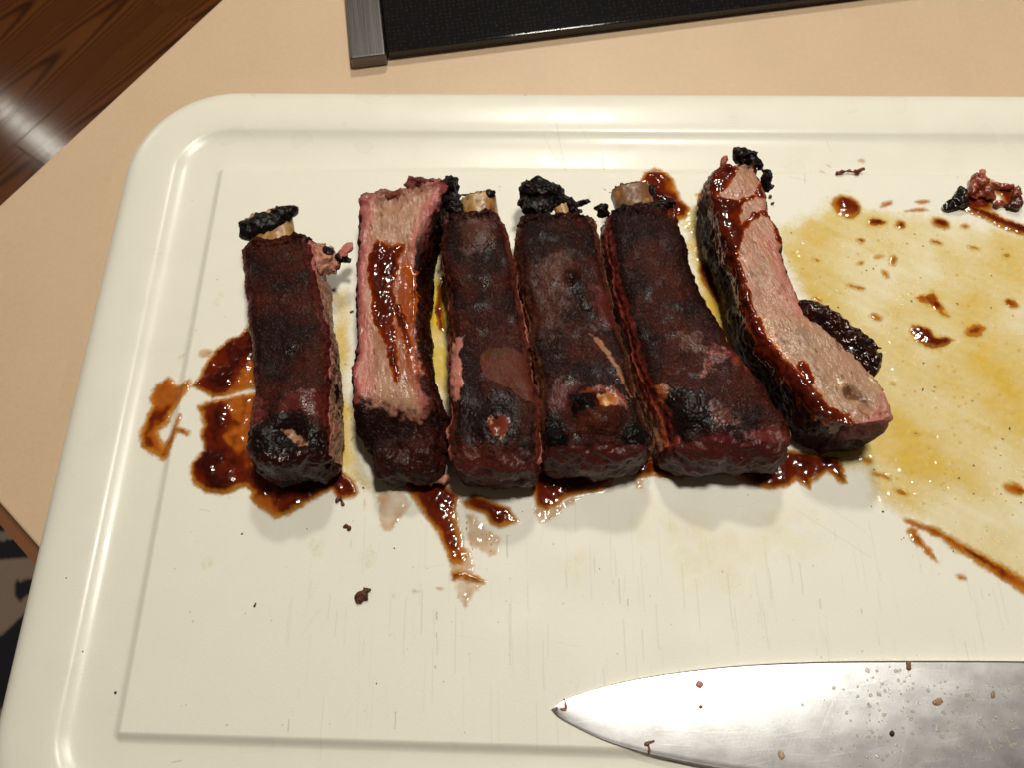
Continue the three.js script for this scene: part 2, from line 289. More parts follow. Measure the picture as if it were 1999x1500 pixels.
  for (const [x, y, l, a] of [[853, 1195, 16, 0.6], [852, 1235, 12, 0.4], [849, 1300, 6, 0.5], [990, 1045, 45, 0.45], [995, 1180, 120, 0.18], [890, 1185, 130, 0.16], [564, 1405, 25, 0.4], [772, 1390, 35, 0.35], [1160, 1090, 30, 0.25], [1208, 1130, 50, 0.25], [1225, 1170, 14, 0.4], [1600, 1170, 20, 0.35], [1680, 1190, 10, 0.4], [1500, 1110, 60, 0.15], [1330, 1100, 90, 0.16], [1420, 1120, 110, 0.15], [1560, 1100, 60, 0.2], [1280, 1180, 90, 0.14], [1060, 1250, 100, 0.15]]) cut(x, y, x + (x - 960) * 0.0002 * l, y + l, a * 0.75, 1.4, 'rgb(95,90,78)');
  for (let i = 0; i < 210; i++) { const x = 430 + rnd() * 1540, y = 345 + rnd() * 1060, q = rnd() * 6.28, l = 8 + rnd() * 60; cut(x, y, x + Math.cos(q) * l, y + Math.sin(q) * l, 0.04 + 0.09 * rnd() * rnd(), 0.6 + 0.6 * rnd(), 'rgb(140,130,105)'); }
  for (const [x, y, qx, qy, a] of [[1085, 240, 1105, 330, 0.2], [1178, 300, 1180, 325, 0.35], [1060, 260, 1090, 310, 0.15], [1130, 245, 1150, 275, 0.12], [1540, 345, 1575, 352, 0.2], [1570, 340, 1571, 358, 0.3], [330, 1490, 350, 1486, 0.4], [390, 995, 410, 1000, 0.25], [1615, 270, 1625, 290, 0.2], [1560, 1000, 1700, 1090, 0.12], [1600, 980, 1690, 1040, 0.1]]) cut(x, y, qx, qy, a, 1.2, 'rgb(120,114,98)');
  for (let i = 0; i < 260; i++) { const [x, y] = at(340 + rnd() * 1640, 345 + rnd() * 1090); ctx.fillStyle = 'rgb(90,84,66)'; ctx.globalAlpha = 0.1 + 0.25 * rnd(); ctx.beginPath(); ctx.arc(x, y, 0.5 + rnd() * 1.0, 0, 7); ctx.fill(); } ctx.globalAlpha = 1;
  const im = ctx.getImageData(0, 0, TW, TH).data, ib = bx.getImageData(0, 0, TW, TH).data, dd = new Uint8Array(TW * TH * 4), db = new Uint8Array(TW * TH * 4);
  for (let j = 0; j < TH; j++) for (let i = 0; i < TW; i++) {
    const o = (j * TW + i) * 4, n1 = noise(i * 0.02, j * 0.02, 7), n2 = noise(i * 0.31, j * 0.31, 2), m = 1 + 0.005 * n1 + 0.012 * n2;
    for (let k2 = 0; k2 < 3; k2++) dd[o + k2] = clamp(im[o + k2] * m + rnd(), 0, 255);
    dd[o + 3] = db[o + 3] = 255;
    db[o] = clamp(ib[o] + 22 * n2 + 14 * noise(i * 0.09, j * 0.09, 5), 0, 255); const px2 = X0 + (i + 0.5) / TW * WX, pz2 = Z0 + (j + 0.5) / TH * WZ, worn = px2 > BX0 && px2 < BX1 && pz2 > BZ0 && pz2 < BZ1; db[o + 1] = clamp(255 * ((worn ? 0.56 : 0.33) + 0.07 * n1 + 0.1 * noise(i * 0.008, j * 0.012, 3)) + (160 - ib[o]) * 0.5, 0, 255);
  }
  const map = finishTex(dd, TW, TH, true), bump = finishTex(db, TW, TH, false);
  const m = meshOf('cutting_board', g, phys({ map, bumpMap: bump, bumpScale: 0.00012, roughness: 1, roughnessMap: bump }));
  tag(m, 'white plastic cutting board with raised rim and drip channel under the ribs', 'cutting board');
}

/* ------------------------------------------------------------------ ribs */
const COL = {
  bark: C(50, 18, 12), barkDark: C(29, 12, 10), barkRust: C(80, 34, 18), char: C(19, 14, 14),
  meat: C(162, 126, 100), meatDark: C(114, 80, 58), pink: C(176, 100, 92), ring: C(108, 42, 38), fat: C(200, 164, 130),
  sauce: C(96, 27, 8), sauceDark: C(50, 11, 5), amber: C(160, 74, 16), bone: C(166, 132, 86), membrane: C(104, 62, 38),
};
function resample(pts, n, part = 1) {
  const acc = [0]; for (let i = 1; i < pts.length; i++) acc.push(acc[i - 1] + Math.hypot(pts[i][0] - pts[i - 1][0], pts[i][1] - pts[i - 1][1]));
  const c = new THREE.CatmullRomCurve3(pts.map(([x, z]) => new THREE.Vector3(x, 0, z)), false, 'centripetal'), out = [];
  const L = acc[acc.length - 1];
  for (let k = 0; k < n; k++) { const want = (k / (n - 1)) * L * part; let i = 1; while (i < pts.length - 1 && acc[i] < want) i++; const t = (i - 1 + clamp((want - acc[i - 1]) / (acc[i] - acc[i - 1] + 1e-12))) / (pts.length - 1); const p = c.getPoint(t); out.push([p.x, p.z]); }
  return out;
}
const NB = 12, NSIDE = 34, NTOP = 84, NU = 2 * NB + 2 * NSIDE + NTOP, NROW = 250, NCAP = 22;
// A rib is a closed skin: rows of cross-sections along its length, rounded caps at both ends.
function ribSkin(d) {
  const part = d.part ?? 0.968, L = resample(d.left.map(([a, b]) => XZ(a, b, d.h)), NROW, part), R = resample(d.right.map(([a, b]) => XZ(a, b, d.h)), NROW, part);
  const rows = [], info = [];
  const section = (j) => {
    const s = j / (NROW - 1), k0 = (d.seed ?? 0) * 17.3, wob = (q) => 0.0016 * noise(s * 5 + k0, q, 1) + 0.0011 * noise(s * 13 + k0, q, 5) + 0.0006 * noise(s * 46 + k0, q, 9), u0 = unit([R[j][0] - L[j][0], R[j][1] - L[j][1]]), wl = wob(2.2) - (d.grow ?? 0), wr = wob(7.7) + (d.grow ?? 0), lx = L[j][0] + u0[0] * wl, lz = L[j][1] + u0[1] * wl, rx = R[j][0] + u0[0] * wr, rz = R[j][1] + u0[1] * wr, w = Math.hypot(rx - lx, rz - lz) / 2, ax = (rx - lx) / (2 * w), az = (rz - lz) / (2 * w), mx = (lx + rx) / 2, mz = (lz + rz) / 2;
    const h = d.h * (d.height ? d.height(s) : 1) + 0.0012 * noise(s * 4 + k0, 3, 3), rc = Math.min((d.rc ?? 0.004) * (1.4 + 0.9 * noise(s * 8 + k0, 6, 6)), w * 0.7), oL = d.outL ? d.outL(s) : 0, oR = d.outR ? d.outR(s) : 0, bulge = d.bulge ?? 0.0012, pts = [];
    const side = (q, sg) => sg * (w + (sg < 0 ? oL : oR) * Math.pow(1 - q / h, 1.1) + bulge * Math.sin(Math.PI * clamp(q / h)) - 0.0025 * Math.pow(clamp(1 - q / 0.004), 2));
    const put = (p, q, cls) => pts.push([mx + ax * p, q, mz + az * p, p / w, cls]);
    for (let i = 0; i < NB; i++) put(side(0, -1) * (i / NB), 0, 0);
    for (let i = 0; i < NSIDE; i++) { const q = (h - rc) * (i / NSIDE); put(side(q, -1), q, 1); }
    for (let i = 0; i <= NTOP; i++) { const k = i / NTOP, p = -w * Math.cos(Math.PI * (0.12 + 0.76 * k)) / Math.cos(Math.PI * 0.12) * 1, e = Math.max(0, Math.abs(p) - (w - rc)) / rc; put(p, h - rc * (1 - Math.sqrt(Math.max(0, 1 - e * e))) + (d.crown ?? 0.0015) * (1 - (p / w) ** 2), 2); }
    for (let i = 1; i <= NSIDE; i++) { const q = (h - rc) * (1 - i / NSIDE); put(side(q, 1), q, 3); }
    for (let i = 1; i <= NB; i++) put(side(0, 1) * (1 - i / NB), 0, 0);
    return { pts, h, mx, mz };
  };
  const cap = (j, k) => {
    const e = section(j), far = j === 0, m0 = far ? 0 : NROW - 1, m1 = far ? 6 : NROW - 7, mid = (m) => [(L[m][0] + R[m][0]) / 2, (L[m][1] + R[m][1]) / 2];
    const a = mid(m0), b = mid(m1), t = unit([a[0] - b[0], a[1] - b[1]]), th = (k / NCAP) * Math.PI / 2, c = Math.pow(Math.cos(th), far ? 0.42 : 0.55), push = (far ? d.domeFar ?? 0.003 : (d.domeNear ?? 0.006) + 0.004) * Math.sin(th);
    return e.pts.map(([x, y, z, p, cls]) => [mix(e.mx, x, c) + t[0] * push, mix(e.h * 0.36, y, c), mix(e.mz, z, c) + t[1] * push, p * c, far ? 4 : 5]);
  };
  for (let k = NCAP; k >= 1; k--) { rows.push(cap(0, k)); info.push(0); }
  for (let j = 0; j < NROW; j++) { rows.push(section(j).pts); info.push(j / (NROW - 1)); }
  for (let k = 1; k <= NCAP; k++) { rows.push(cap(NROW - 1, k)); info.push(1); }
  const nr = rows.length, nc = NU + 1, pos = new Float32Array(nr * nc * 3), cls = new Uint8Array(nr * nc), sArr = new Float32Array(nr * nc), pArr = new Float32Array(nr * nc), uv = new Float32Array(nr * nc * 2), idx = [];
  const len = [0]; for (let r = 1; r < nr; r++) { const m = NB + NSIDE + NTOP / 2, a = rows[r][m], b = rows[r - 1][m]; len.push(len[r - 1] + Math.max(0.00025, Math.hypot(a[0] - b[0], a[1] - b[1], a[2] - b[2]))); }
  for (let r = 0; r < nr; r++) for (let i = 0; i < nc; i++) {
    const k = r * nc + i, [x, y, z, p, c] = rows[r][i];
    pos.set([x, PT + 0.0002 + y, z], k * 3); cls[k] = c; sArr[k] = info[r]; pArr[k] = p; uv.set([i / NU, len[r] / len[nr - 1]], k * 2);
    if (r + 1 < nr && i < NU) idx.push(k, k + nc, k + 1, k + 1, k + nc, k + nc + 1);
  }
  const g = new THREE.BufferGeometry();
  g.setAttribute('position', new THREE.BufferAttribute(pos, 3)); g.setAttribute('uv', new THREE.BufferAttribute(uv, 2)); g.setIndex(idx);
  const seamFix = () => { g.computeVertexNormals(); const n = g.attributes.normal; for (let r = 0; r < nr; r++) { const a = r * nc, b = a + NU, v = new THREE.Vector3(n.getX(a) + n.getX(b), n.getY(a) + n.getY(b), n.getZ(a) + n.getZ(b)).normalize(); n.setXYZ(a, v.x, v.y, v.z); n.setXYZ(b, v.x, v.y, v.z); } };
  seamFix();
  // the face must point outwards
  { const m = (NCAP + 100) * nc + NB + NSIDE + NTOP / 2; if (g.attributes.normal.getY(m) < 0) { for (let i = 0; i < idx.length; i += 3) [idx[i], idx[i + 1]] = [idx[i + 1], idx[i]]; g.setIndex(idx); seamFix(); } }
  const n0 = Float32Array.from(g.attributes.normal.array), lumps = (d.lumps ?? []).map(([a, b, r, dh]) => [...XZ(a, b, d.h), r, dh]);
  for (let k = 0; k < nr * nc; k++) {
    const x = pos[k * 3], y = pos[k * 3 + 1], z = pos[k * 3 + 2], c = cls[k];
    if (c === 0) continue;
    const end = c >= 4 ? 1 : Math.max(smooth(0.06, 0, sArr[k]), smooth(0.9, 1, sArr[k]));
    let a = 0.0024 * fbm(x * 48, y * 48, z * 48 + (d.seed ?? 0) * 3.3, 2) + 0.00035 * fbm(x * 260, y * 300, z * 300 + 9, 2) + end * 0.0042 * fbm(x * 115, y * 115, z * 115 + 4 + (d.seed ?? 0), 3);
    const ragged = c >= 4 ? 0.5 : smooth(0.78, 0.98, Math.abs(pArr[k]));
    a += ragged * (0.0011 * fbm(x * 330, y * 330, z * 330 + 2, 2) - 0.0006 * Math.abs(noise(x * 700, y * 700, z * 700)));
    if (c === 4 || (c === 2 && sArr[k] < 0.03)) a += 0.0016 * noise(x * 420, y * 420, z * 420);
    if (d.relief) a += d.relief(x, y, z, c, pArr[k], sArr[k]);
    const base = smooth(PT + 0.0005, PT + 0.005, y);
    pos[k * 3] += n0[k * 3] * a * base; pos[k * 3 + 1] += n0[k * 3 + 1] * a * base; pos[k * 3 + 2] += n0[k * 3 + 2] * a * base;
    if (c === 2 || c >= 4) for (const [lx, lz, r, dh] of lumps) { const q = Math.hypot(x - lx, z - lz) / r; if (q < 2.2) pos[k * 3 + 1] += dh * Math.exp(-q * q * 1.4) * smooth(PT + 0.008, PT + 0.02, y); }
    pos[k * 3 + 1] = Math.max(pos[k * 3 + 1], PT + 0.0002);
  }
  seamFix();
  return { g, nr, nc, pos, cls, sArr, pArr, uv };
}
// colour, gloss and fine relief of the skin, computed point by point on the rib itself
function ribMaterial(skin, paint) {
  const TW = 512, TH = 1024, c = new Uint8Array(TW * TH * 4), r = new Uint8Array(TW * TH * 4), sp = new Uint8Array(TW * TH).fill(0), { nr, nc, pos, cls, sArr, pArr, uv } = skin;
  let row = 0;
  for (let j = 0; j < TH; j++) {
    const v = (j + 0.5) / TH; while (row < nr - 2 && uv[((row + 1) * nc) * 2 + 1] < v) row++;
    const v0 = uv[row * nc * 2 + 1], v1 = uv[(row + 1) * nc * 2 + 1], fv = clamp((v - v0) / (v1 - v0 + 1e-9));
    for (let i = 0; i < TW; i++) {
      const fu0 = ((i + 0.5) / TW) * NU, iu = Math.min(NU - 1, Math.floor(fu0)), fu = fu0 - iu, a = row * nc + iu, b = a + nc, o = (j * TW + i) * 4;
      const get = (arr, k, st, q) => mix(mix(arr[a * st + q], arr[(a + 1) * st + q], fu), mix(arr[b * st + q], arr[(b + 1) * st + q], fu), fv);
      const x = get(pos, 0, 3, 0), y = get(pos, 0, 3, 1), z = get(pos, 0, 3, 2), k = fv < 0.5 ? (fu < 0.5 ? a : a + 1) : (fu < 0.5 ? b : b + 1);
      const res = cls[k] === 0 ? { c: COL.bark, rough: 0.6, bump: 0.5 } : paint(x, y, z, cls[k], get(pArr, 0, 1, 0), get(sArr, 0, 1, 0));
      for (let q = 0; q < 3; q++) c[o + q] = Math.round(255 * clamp(toS(Math.max(0, res.c[q]))));
      r[o] = Math.round(255 * clamp(res.bump)); r[o + 1] = Math.round(255 * clamp(res.rough)); c[o + 3] = r[o + 3] = 255; sp[j * TW + i] = Math.round(255 * clamp(res.spec ?? 0.5));
    }
  }
  const SW = TW / 2, SH = TH / 2, sd = new Uint8Array(SW * SH * 4).fill(255); for (let j = 0; j < SH; j++) for (let i = 0; i < SW; i++) sd[(j * SW + i) * 4 + 3] = Math.max(1, sp[2 * j * TW + 2 * i]);
  const map = finishTex(c, TW, TH, true), dat = finishTex(r, TW, TH, false), spc = finishTex(sd, SW, SH, false);
  for (const t of [map, dat, spc]) t.wrapS = t.wrapT = THREE.ClampToEdgeWrapping;
  return phys({ map, roughnessMap: dat, roughness: 1, bumpMap: dat, bumpScale: 0.0009, specularIntensity: 1, specularIntensityMap: spc });
}
// --- what the surfaces are made of
function bark(x, y, z, o = {}) {
  const n1 = fbm(x * 48 + 3, y * 48, z * 48, 4), n2 = fbm(x * 240, y * 240 + 5, z * 240, 2), n3 = noise(x * 1000, y * 1000, z * 1000), n4 = noise(x * 2200, y * 2200, z * 2200), crack = smooth(0.05, 0.0, Math.abs(fbm(x * 120 + 7, y * 120, z * 120, 2)));
  let c = mix3(COL.bark, COL.barkDark, smooth(-0.18, 0.2, n1 + 0.3 * n2));
  c = mix3(c, COL.barkRust, (o.rust ?? 0.45) * smooth(0.06, 0.42, -n1 + 0.45 * n2 + (o.bias ?? 0)));
  c = mix3(c, C(108, 76, 66), 0.2 * smooth(0.3, 0.6, n3 + 0.6 * n4));       // pale grains of rub
  c = mul3(c, (1 + 0.26 * n3 + 0.2 * n4) * (1 - 0.3 * crack));
  const moist = smooth(0.1, 0.5, fbm(x * 130 + 31, y * 130, z * 130, 2) + 0.3 * n2);
  return { c: mul3(c, 1 - 0.25 * moist), rough: clamp(0.5 + 0.2 * n2 - 0.18 * n3 - 0.28 * moist, 0.16, 0.9), bump: 0.5 + 0.16 * n3 + 0.14 * n4 + 0.22 * n2 - 0.12 * crack, spec: 0.13 + 0.3 * moist };
}
function charred(x, y, z) { const n = noise(x * 700, y * 700, z * 700), m = fbm(x * 200, y * 200, z * 200, 2); return { c: mul3(COL.char, 0.75 + 0.5 * n + 0.3 * m), rough: 0.3 + 0.2 * m, bump: 0.5 + 0.3 * n + 0.3 * m, spec: 0.26 }; }
function meat(x, y, z, dir, pinkness, o = {}) {      // dir: unit vector of the fibres
  const a = x * dir[0] + z * dir[1], b = -x * dir[1] + z * dir[0];
  const f = fbm(a * 230, b * 600, y * 600, 2), g = fbm(a * 75, b * 150, y * 150, 3), h = noise(x * 1300, y * 1300, z * 1300), tear = smooth(0.32, 0.5, fbm(a * 160 + 9, b * 420, y * 420, 2));
  let c = mix3(COL.meat, COL.meatDark, smooth(0.05, 0.5, g + 0.5 * f) * (o.dark ?? 0.8));
  c = mix3(c, COL.fat, 0.35 * smooth(0.1, 0.5, -g + 0.2 * h));
  c = mix3(c, COL.pink, clamp(pinkness));
  c = mix3(c, C(92, 52, 38), 0.55 * tear);
  return { c: mul3(c, 1 + 0.14 * f + 0.08 * h), rough: clamp(0.36 + 0.2 * g + 0.12 * f, 0.2, 0.7), bump: 0.5 + 0.3 * f + 0.10 * h + 0.3 * g - 0.3 * tear, spec: 0.7 };
}
const blend = (a, b, t) => (t <= 0 ? a : t >= 1 ? b : { c: mix3(a.c, b.c, t), rough: mix(a.rough, b.rough, t), bump: mix(a.bump, b.bump, t), spec: mix(a.spec ?? 0.5, b.spec ?? 0.5, t) });
const wet = (a, col, t, rough = 0.16) => ({ c: mix3(a.c, col, t), rough: mix(a.rough, rough, t), bump: mix(a.bump, 0.5, t * 0.6), spec: mix(a.spec ?? 0.5, 0.8, t) });
const edgeN = (x, y, z, k = 0.0012) => k * (fbm(x * 350, y * 350, z * 350, 2)) * 2;
const mask = (f, x, y, z, soft = 0.0007, jag = 0.0012) => smooth(-soft, soft, f(x, z) + edgeN(x, y, z, jag));

// a coat of sauce lying on the skin: its own mesh, edges tucked into the meat
const sauceMat = phys({ vertexColors: true, roughness: 0.13, ior: 1.45, specularIntensity: 1 });
function coat(name, skin, fn, thick, parent, label, tint = 0) {
  const { g, nr, nc, pos, cls } = skin, nn = g.attributes.normal.array, dist = new Float32Array(nr * nc).fill(-1), keep = new Int32Array(nr * nc).fill(-1);
  for (let k = 0; k < nr * nc; k++) if (cls[k] !== 0) dist[k] = fn(pos[k * 3], pos[k * 3 + 2], pos[k * 3 + 1], cls[k]) + edgeN(pos[k * 3], pos[k * 3 + 1], pos[k * 3 + 2], 0.0009);
  const p = [], col = [], idx = [];
  const vert = (k) => {
    if (keep[k] >= 0) return keep[k];
    const x = pos[k * 3], y = pos[k * 3 + 1], z = pos[k * 3 + 2], d = dist[k], lump = 0.6 + 0.75 * fbm(x * 110, y * 110, z * 110 + 8, 2) + 0.10 * noise(x * 400, y * 400, z * 400 + 3) + 0.02 * noise(x * 900, y * 900, z * 900);
    const body = d > 0 ? 1 - Math.exp(-d / 0.0012) : d / 0.0012, t = d > 0 ? thick * body * Math.max(0.25, lump) : -0.0005 * Math.min(1, -body);
    p.push(x + nn[k * 3] * t, y + nn[k * 3 + 1] * t, z + nn[k * 3 + 2] * t);
    const deep = clamp(body * (0.45 + lump * 0.75) - tint + 0.25 * fbm(x * 90, y * 90, z * 90, 2)), c = deep < 0.5 ? mix3(COL.amber, COL.sauce, smooth(0, 0.5, deep)) : mix3(COL.sauce, COL.sauceDark, smooth(0.5, 1, deep) * 0.8);
    col.push(...c);
    return (keep[k] = p.length / 3 - 1);
  };
  const src = g.index.array;
  for (let i = 0; i < src.length; i += 3) { const a = src[i], b = src[i + 1], c = src[i + 2]; if (Math.max(dist[a], dist[b], dist[c]) > -0.0006) idx.push(vert(a), vert(b), vert(c)); }
  const og = new THREE.BufferGeometry();
  og.setAttribute('position', new THREE.Float32BufferAttribute(p, 3)); og.setAttribute('color', new THREE.Float32BufferAttribute(col, 3)); og.setIndex(idx); og.computeVertexNormals();
  const m = meshOf(name, og, sauceMat, parent); if (label) m.userData.label = label;
  return m;
}
// rough lumps of burnt crust: displaced balls stretched between two points
const crustMat = phys({ vertexColors: true, roughness: 0.42, specularIntensity: 0.4 });
const burntTone = (x, y, z) => { const t = 0.85 + 0.5 * noise(x * 1500, y * 1500, z * 1500); return mul3(mix3(COL.char, COL.barkDark, clamp(0.3 + 0.9 * fbm(x * 160, y * 160, z * 160 + 4, 2))), t); };
const tone = (col, v = 0.2) => (x, y, z) => mul3(col, 1 + v * noise(x * 500, y * 500, z * 500) + 0.5 * v * noise(x * 1500, y * 1500, z * 1500));
// lumps [px, py, h, rx, ry, rz, turn] melted together into one rough skin (naive surface nets over their distance field)
function crustGeo(list, colour = burntTone, rough = 1.25, cell = 0.0004, chain = false) {
  if (chain) { const more = []; list.forEach((e, i) => { more.push(e); const f = list[i + 1]; if (f) for (const t of [0.25, 0.5, 0.75]) more.push(e.map((v, k) => mix(v, f[k], t) * (k > 2 && k < 6 ? 0.92 + 0.16 * rnd() : 1))); }); list = more; }
  const L = list.map(([px, py, h, rx, ry, rz, turn = 0]) => { const c = P(px, py, h); return { c, rx, ry, rz, m: Math.min(rx, ry, rz), cs: Math.cos(turn), sn: Math.sin(turn) }; });
  const melt = Math.min(0.0034, 0.9 * Math.min(...L.map((b) => b.m)));
  const lo = [1e9, 1e9, 1e9], hi = [-1e9, -1e9, -1e9];
  for (const { c, rx, ry, rz } of L) { const q = Math.max(rx, rz) + 0.0025; [[c.x, q], [c.y, ry + 0.0025], [c.z, q]].forEach(([v, e], a) => { lo[a] = Math.min(lo[a], v - e); hi[a] = Math.max(hi[a], v + e); }); }
  const n = lo.map((v, a) => Math.ceil((hi[a] - v) / cell) + 1), F = new Float32Array(n[0] * n[1] * n[2]);
  for (let k = 0, o = 0; k < n[2]; k++) for (let j = 0; j < n[1]; j++) for (let i = 0; i < n[0]; i++, o++) {
    const x = lo[0] + i * cell, y = lo[1] + j * cell, z = lo[2] + k * cell;
    let d = 1e9;
    for (const b of L) {
      const dx = x - b.c.x, dy = y - b.c.y, dz = z - b.c.z, u = (dx * b.cs - dz * b.sn) / b.rx, w = (dx * b.sn + dz * b.cs) / b.rz, v = dy / b.ry, e = (Math.sqrt(u * u + v * v + w * w) - 1) * b.m, q = melt, hh = clamp(0.5 + 0.5 * (e - d) / q);
      d = d > 1 ? e : mix(e, d, hh) - q * hh * (1 - hh);
    }
    F[o] = d > 0.004 ? d : d + rough * (0.0013 * fbm(x * 190, y * 190, z * 190, 2) + 0.0022 * (Math.abs(noise(x * 210, y * 210, z * 210)) - 0.2) + 0.0008 * (Math.abs(noise(x * 520, y * 520, z * 520)) - 0.2) + 0.00012 * noise(x * 1000, y * 1100, z * 1100));
  }
  const id = new Int32Array(F.length).fill(-1), pos = [], idx = [], sx = 1, sy = n[0], sz = n[0] * n[1], corners = [0, sx, sy, sx + sy, sz, sx + sz, sy + sz, sx + sy + sz];
  for (let k = 0; k + 1 < n[2]; k++) for (let j = 0; j + 1 < n[1]; j++) for (let i = 0; i + 1 < n[0]; i++) {
    const o = i + j * sy + k * sz; let inn = 0; for (const c of corners) if (F[o + c] < 0) inn++;
    if (inn === 0 || inn === 8) continue;
    let ax = 0, ay = 0, az = 0, m = 0;
    for (let a = 0; a < 8; a++) for (const bit of [1, 2, 4]) if (!(a & bit)) { const b = a | bit, fa = F[o + corners[a]], fb = F[o + corners[b]]; if ((fa < 0) !== (fb < 0)) { const t = fa / (fa - fb); ax += mix(a & 1 ? 1 : 0, b & 1 ? 1 : 0, t); ay += mix(a & 2 ? 1 : 0, b & 2 ? 1 : 0, t); az += mix(a & 4 ? 1 : 0, b & 4 ? 1 : 0, t); m++; } }
    id[o] = pos.length / 3; pos.push(lo[0] + (i + ax / m) * cell, lo[1] + (j + ay / m) * cell, lo[2] + (k + az / m) * cell);
  }
  const quad = (a, b, c, d, flip) => { if (a < 0 || b < 0 || c < 0 || d < 0) return; flip ? idx.push(a, c, b, a, d, c) : idx.push(a, b, c, a, c, d); };
  for (let k = 1; k + 1 < n[2]; k++) for (let j = 1; j + 1 < n[1]; j++) for (let i = 1; i + 1 < n[0]; i++) {
    const o = i + j * sy + k * sz, s = F[o] < 0;
    if (s !== (F[o + sx] < 0)) quad(id[o - sy - sz], id[o - sz], id[o], id[o - sy], !s);
    if (s !== (F[o + sy] < 0)) quad(id[o - sx - sz], id[o - sx], id[o], id[o - sz], !s);
    if (s !== (F[o + sz] < 0)) quad(id[o - sx - sy], id[o - sy], id[o], id[o - sx], !s);
  }
  const g = new THREE.BufferGeometry(), col = [];
  for (let i = 0; i < pos.length; i += 3) col.push(...colour(pos[i], pos[i + 1], pos[i + 2]));
  g.setAttribute('position', new THREE.Float32BufferAttribute(pos, 3)); g.setAttribute('color', new THREE.Float32BufferAttribute(col, 3)); g.setIndex(idx); g.computeVertexNormals();
  return g;
}
const boneMat = phys({ vertexColors: true, roughness: 0.34 });
// a bone end: an oval shaft from one point to another, cut off at the far one
function boneGeo([ax, ay, ah], [bx, by, bh], wid, hgt, colours) {
  const a = P(ax, ay, ah), b = P(bx, by, bh), dir = b.clone().sub(a), len = dir.length(); dir.normalize();
  const up = new THREE.Vector3(0, 1, 0), sideV = new THREE.Vector3().crossVectors(dir, up).normalize(), upV = new THREE.Vector3().crossVectors(sideV, dir), N = 72, M = 48, pos = [], col = [], idx = [];
  for (let j = 0; j <= M + 8; j++) for (let i = 0; i < N; i++) {
    const t = Math.min(1, j / M), shrink = j <= M ? 1 - 0.12 * smooth(0.94, 1, t) : 0.88 * (1 - (j - M) / 8), th = (i / N) * 6.2832, flare = 1 + 0.12 * Math.pow(t, 3);
    const cx = Math.sign(Math.cos(th)) * Math.pow(Math.abs(Math.cos(th)), 0.85), cy = Math.sign(Math.sin(th)) * Math.pow(Math.abs(Math.sin(th)), 0.85);
    const p = a.clone().addScaledVector(dir, len * t - (j > M ? 0.0012 * Math.sin(((j - M) / 8) * 3.14) : 0)).addScaledVector(sideV, cx * wid * shrink * flare).addScaledVector(upV, cy * hgt * shrink * flare);
    const n = 0.0007 * fbm(p.x * 220, p.y * 220, p.z * 220, 3) + (t > 0.97 ? 0.0009 * noise(p.x * 600, p.y * 600, p.z * 600) : 0);
    p.addScaledVector(sideV, cx * n).addScaledVector(upV, cy * n).addScaledVector(dir, t > 0.9 ? n * 1.5 : 0);
    pos.push(p.x, p.y, p.z); col.push(...colours(p.x, p.y, p.z, t, cx));
  }
  for (let j = 0; j < M + 8; j++) for (let i = 0; i < N; i++) { const k = j * N + i, l = j * N + (i + 1) % N; idx.push(k, l, k + N, l, l + N, k + N); }
  const g = new THREE.BufferGeometry(); g.setAttribute('position', new THREE.Float32BufferAttribute(pos, 3)); g.setAttribute('color', new THREE.Float32BufferAttribute(col, 3)); g.setIndex(idx); g.computeVertexNormals();
  return g;
}
const boneTone = (burnt) => (x, y, z, t, cx) => {
  const n = fbm(x * 130, y * 130, z * 130, 3), m = noise(x * 700, y * 700, z * 700);
  let c = mix3(COL.bone, C(150, 100, 48), smooth(-0.2, 0.3, n));
  c = mix3(c, C(96, 50, 24), 0.6 * smooth(0.05, 0.35, fbm(x * 300, y * 300, z * 300, 2)));
  c = mix3(c, COL.char, clamp(smooth(-0.05, 0.3, n + burnt(t, cx))));
  return mul3(c, 1 + 0.12 * m);
};

const dirOf = (d) => { const a = d.left[0], b = d.left[d.left.length - 1], p = XZ(a[0], a[1], d.h), q = XZ(b[0], b[1], d.h); return unit([q[0] - p[0], q[1] - p[1]]); };
function buildRib(d) {
  const t = thing('rib', d.label, 'pork rib', 'six cut ribs in a row on the board'), skin = ribSkin(d), fib = dirOf(d);
  meshOf('meat', skin.g, ribMaterial(skin, d.paint(fib)), t);
  d.parts?.(t, skin);
  return t;
}
const H1 = 0.030;
const RIBS = [];
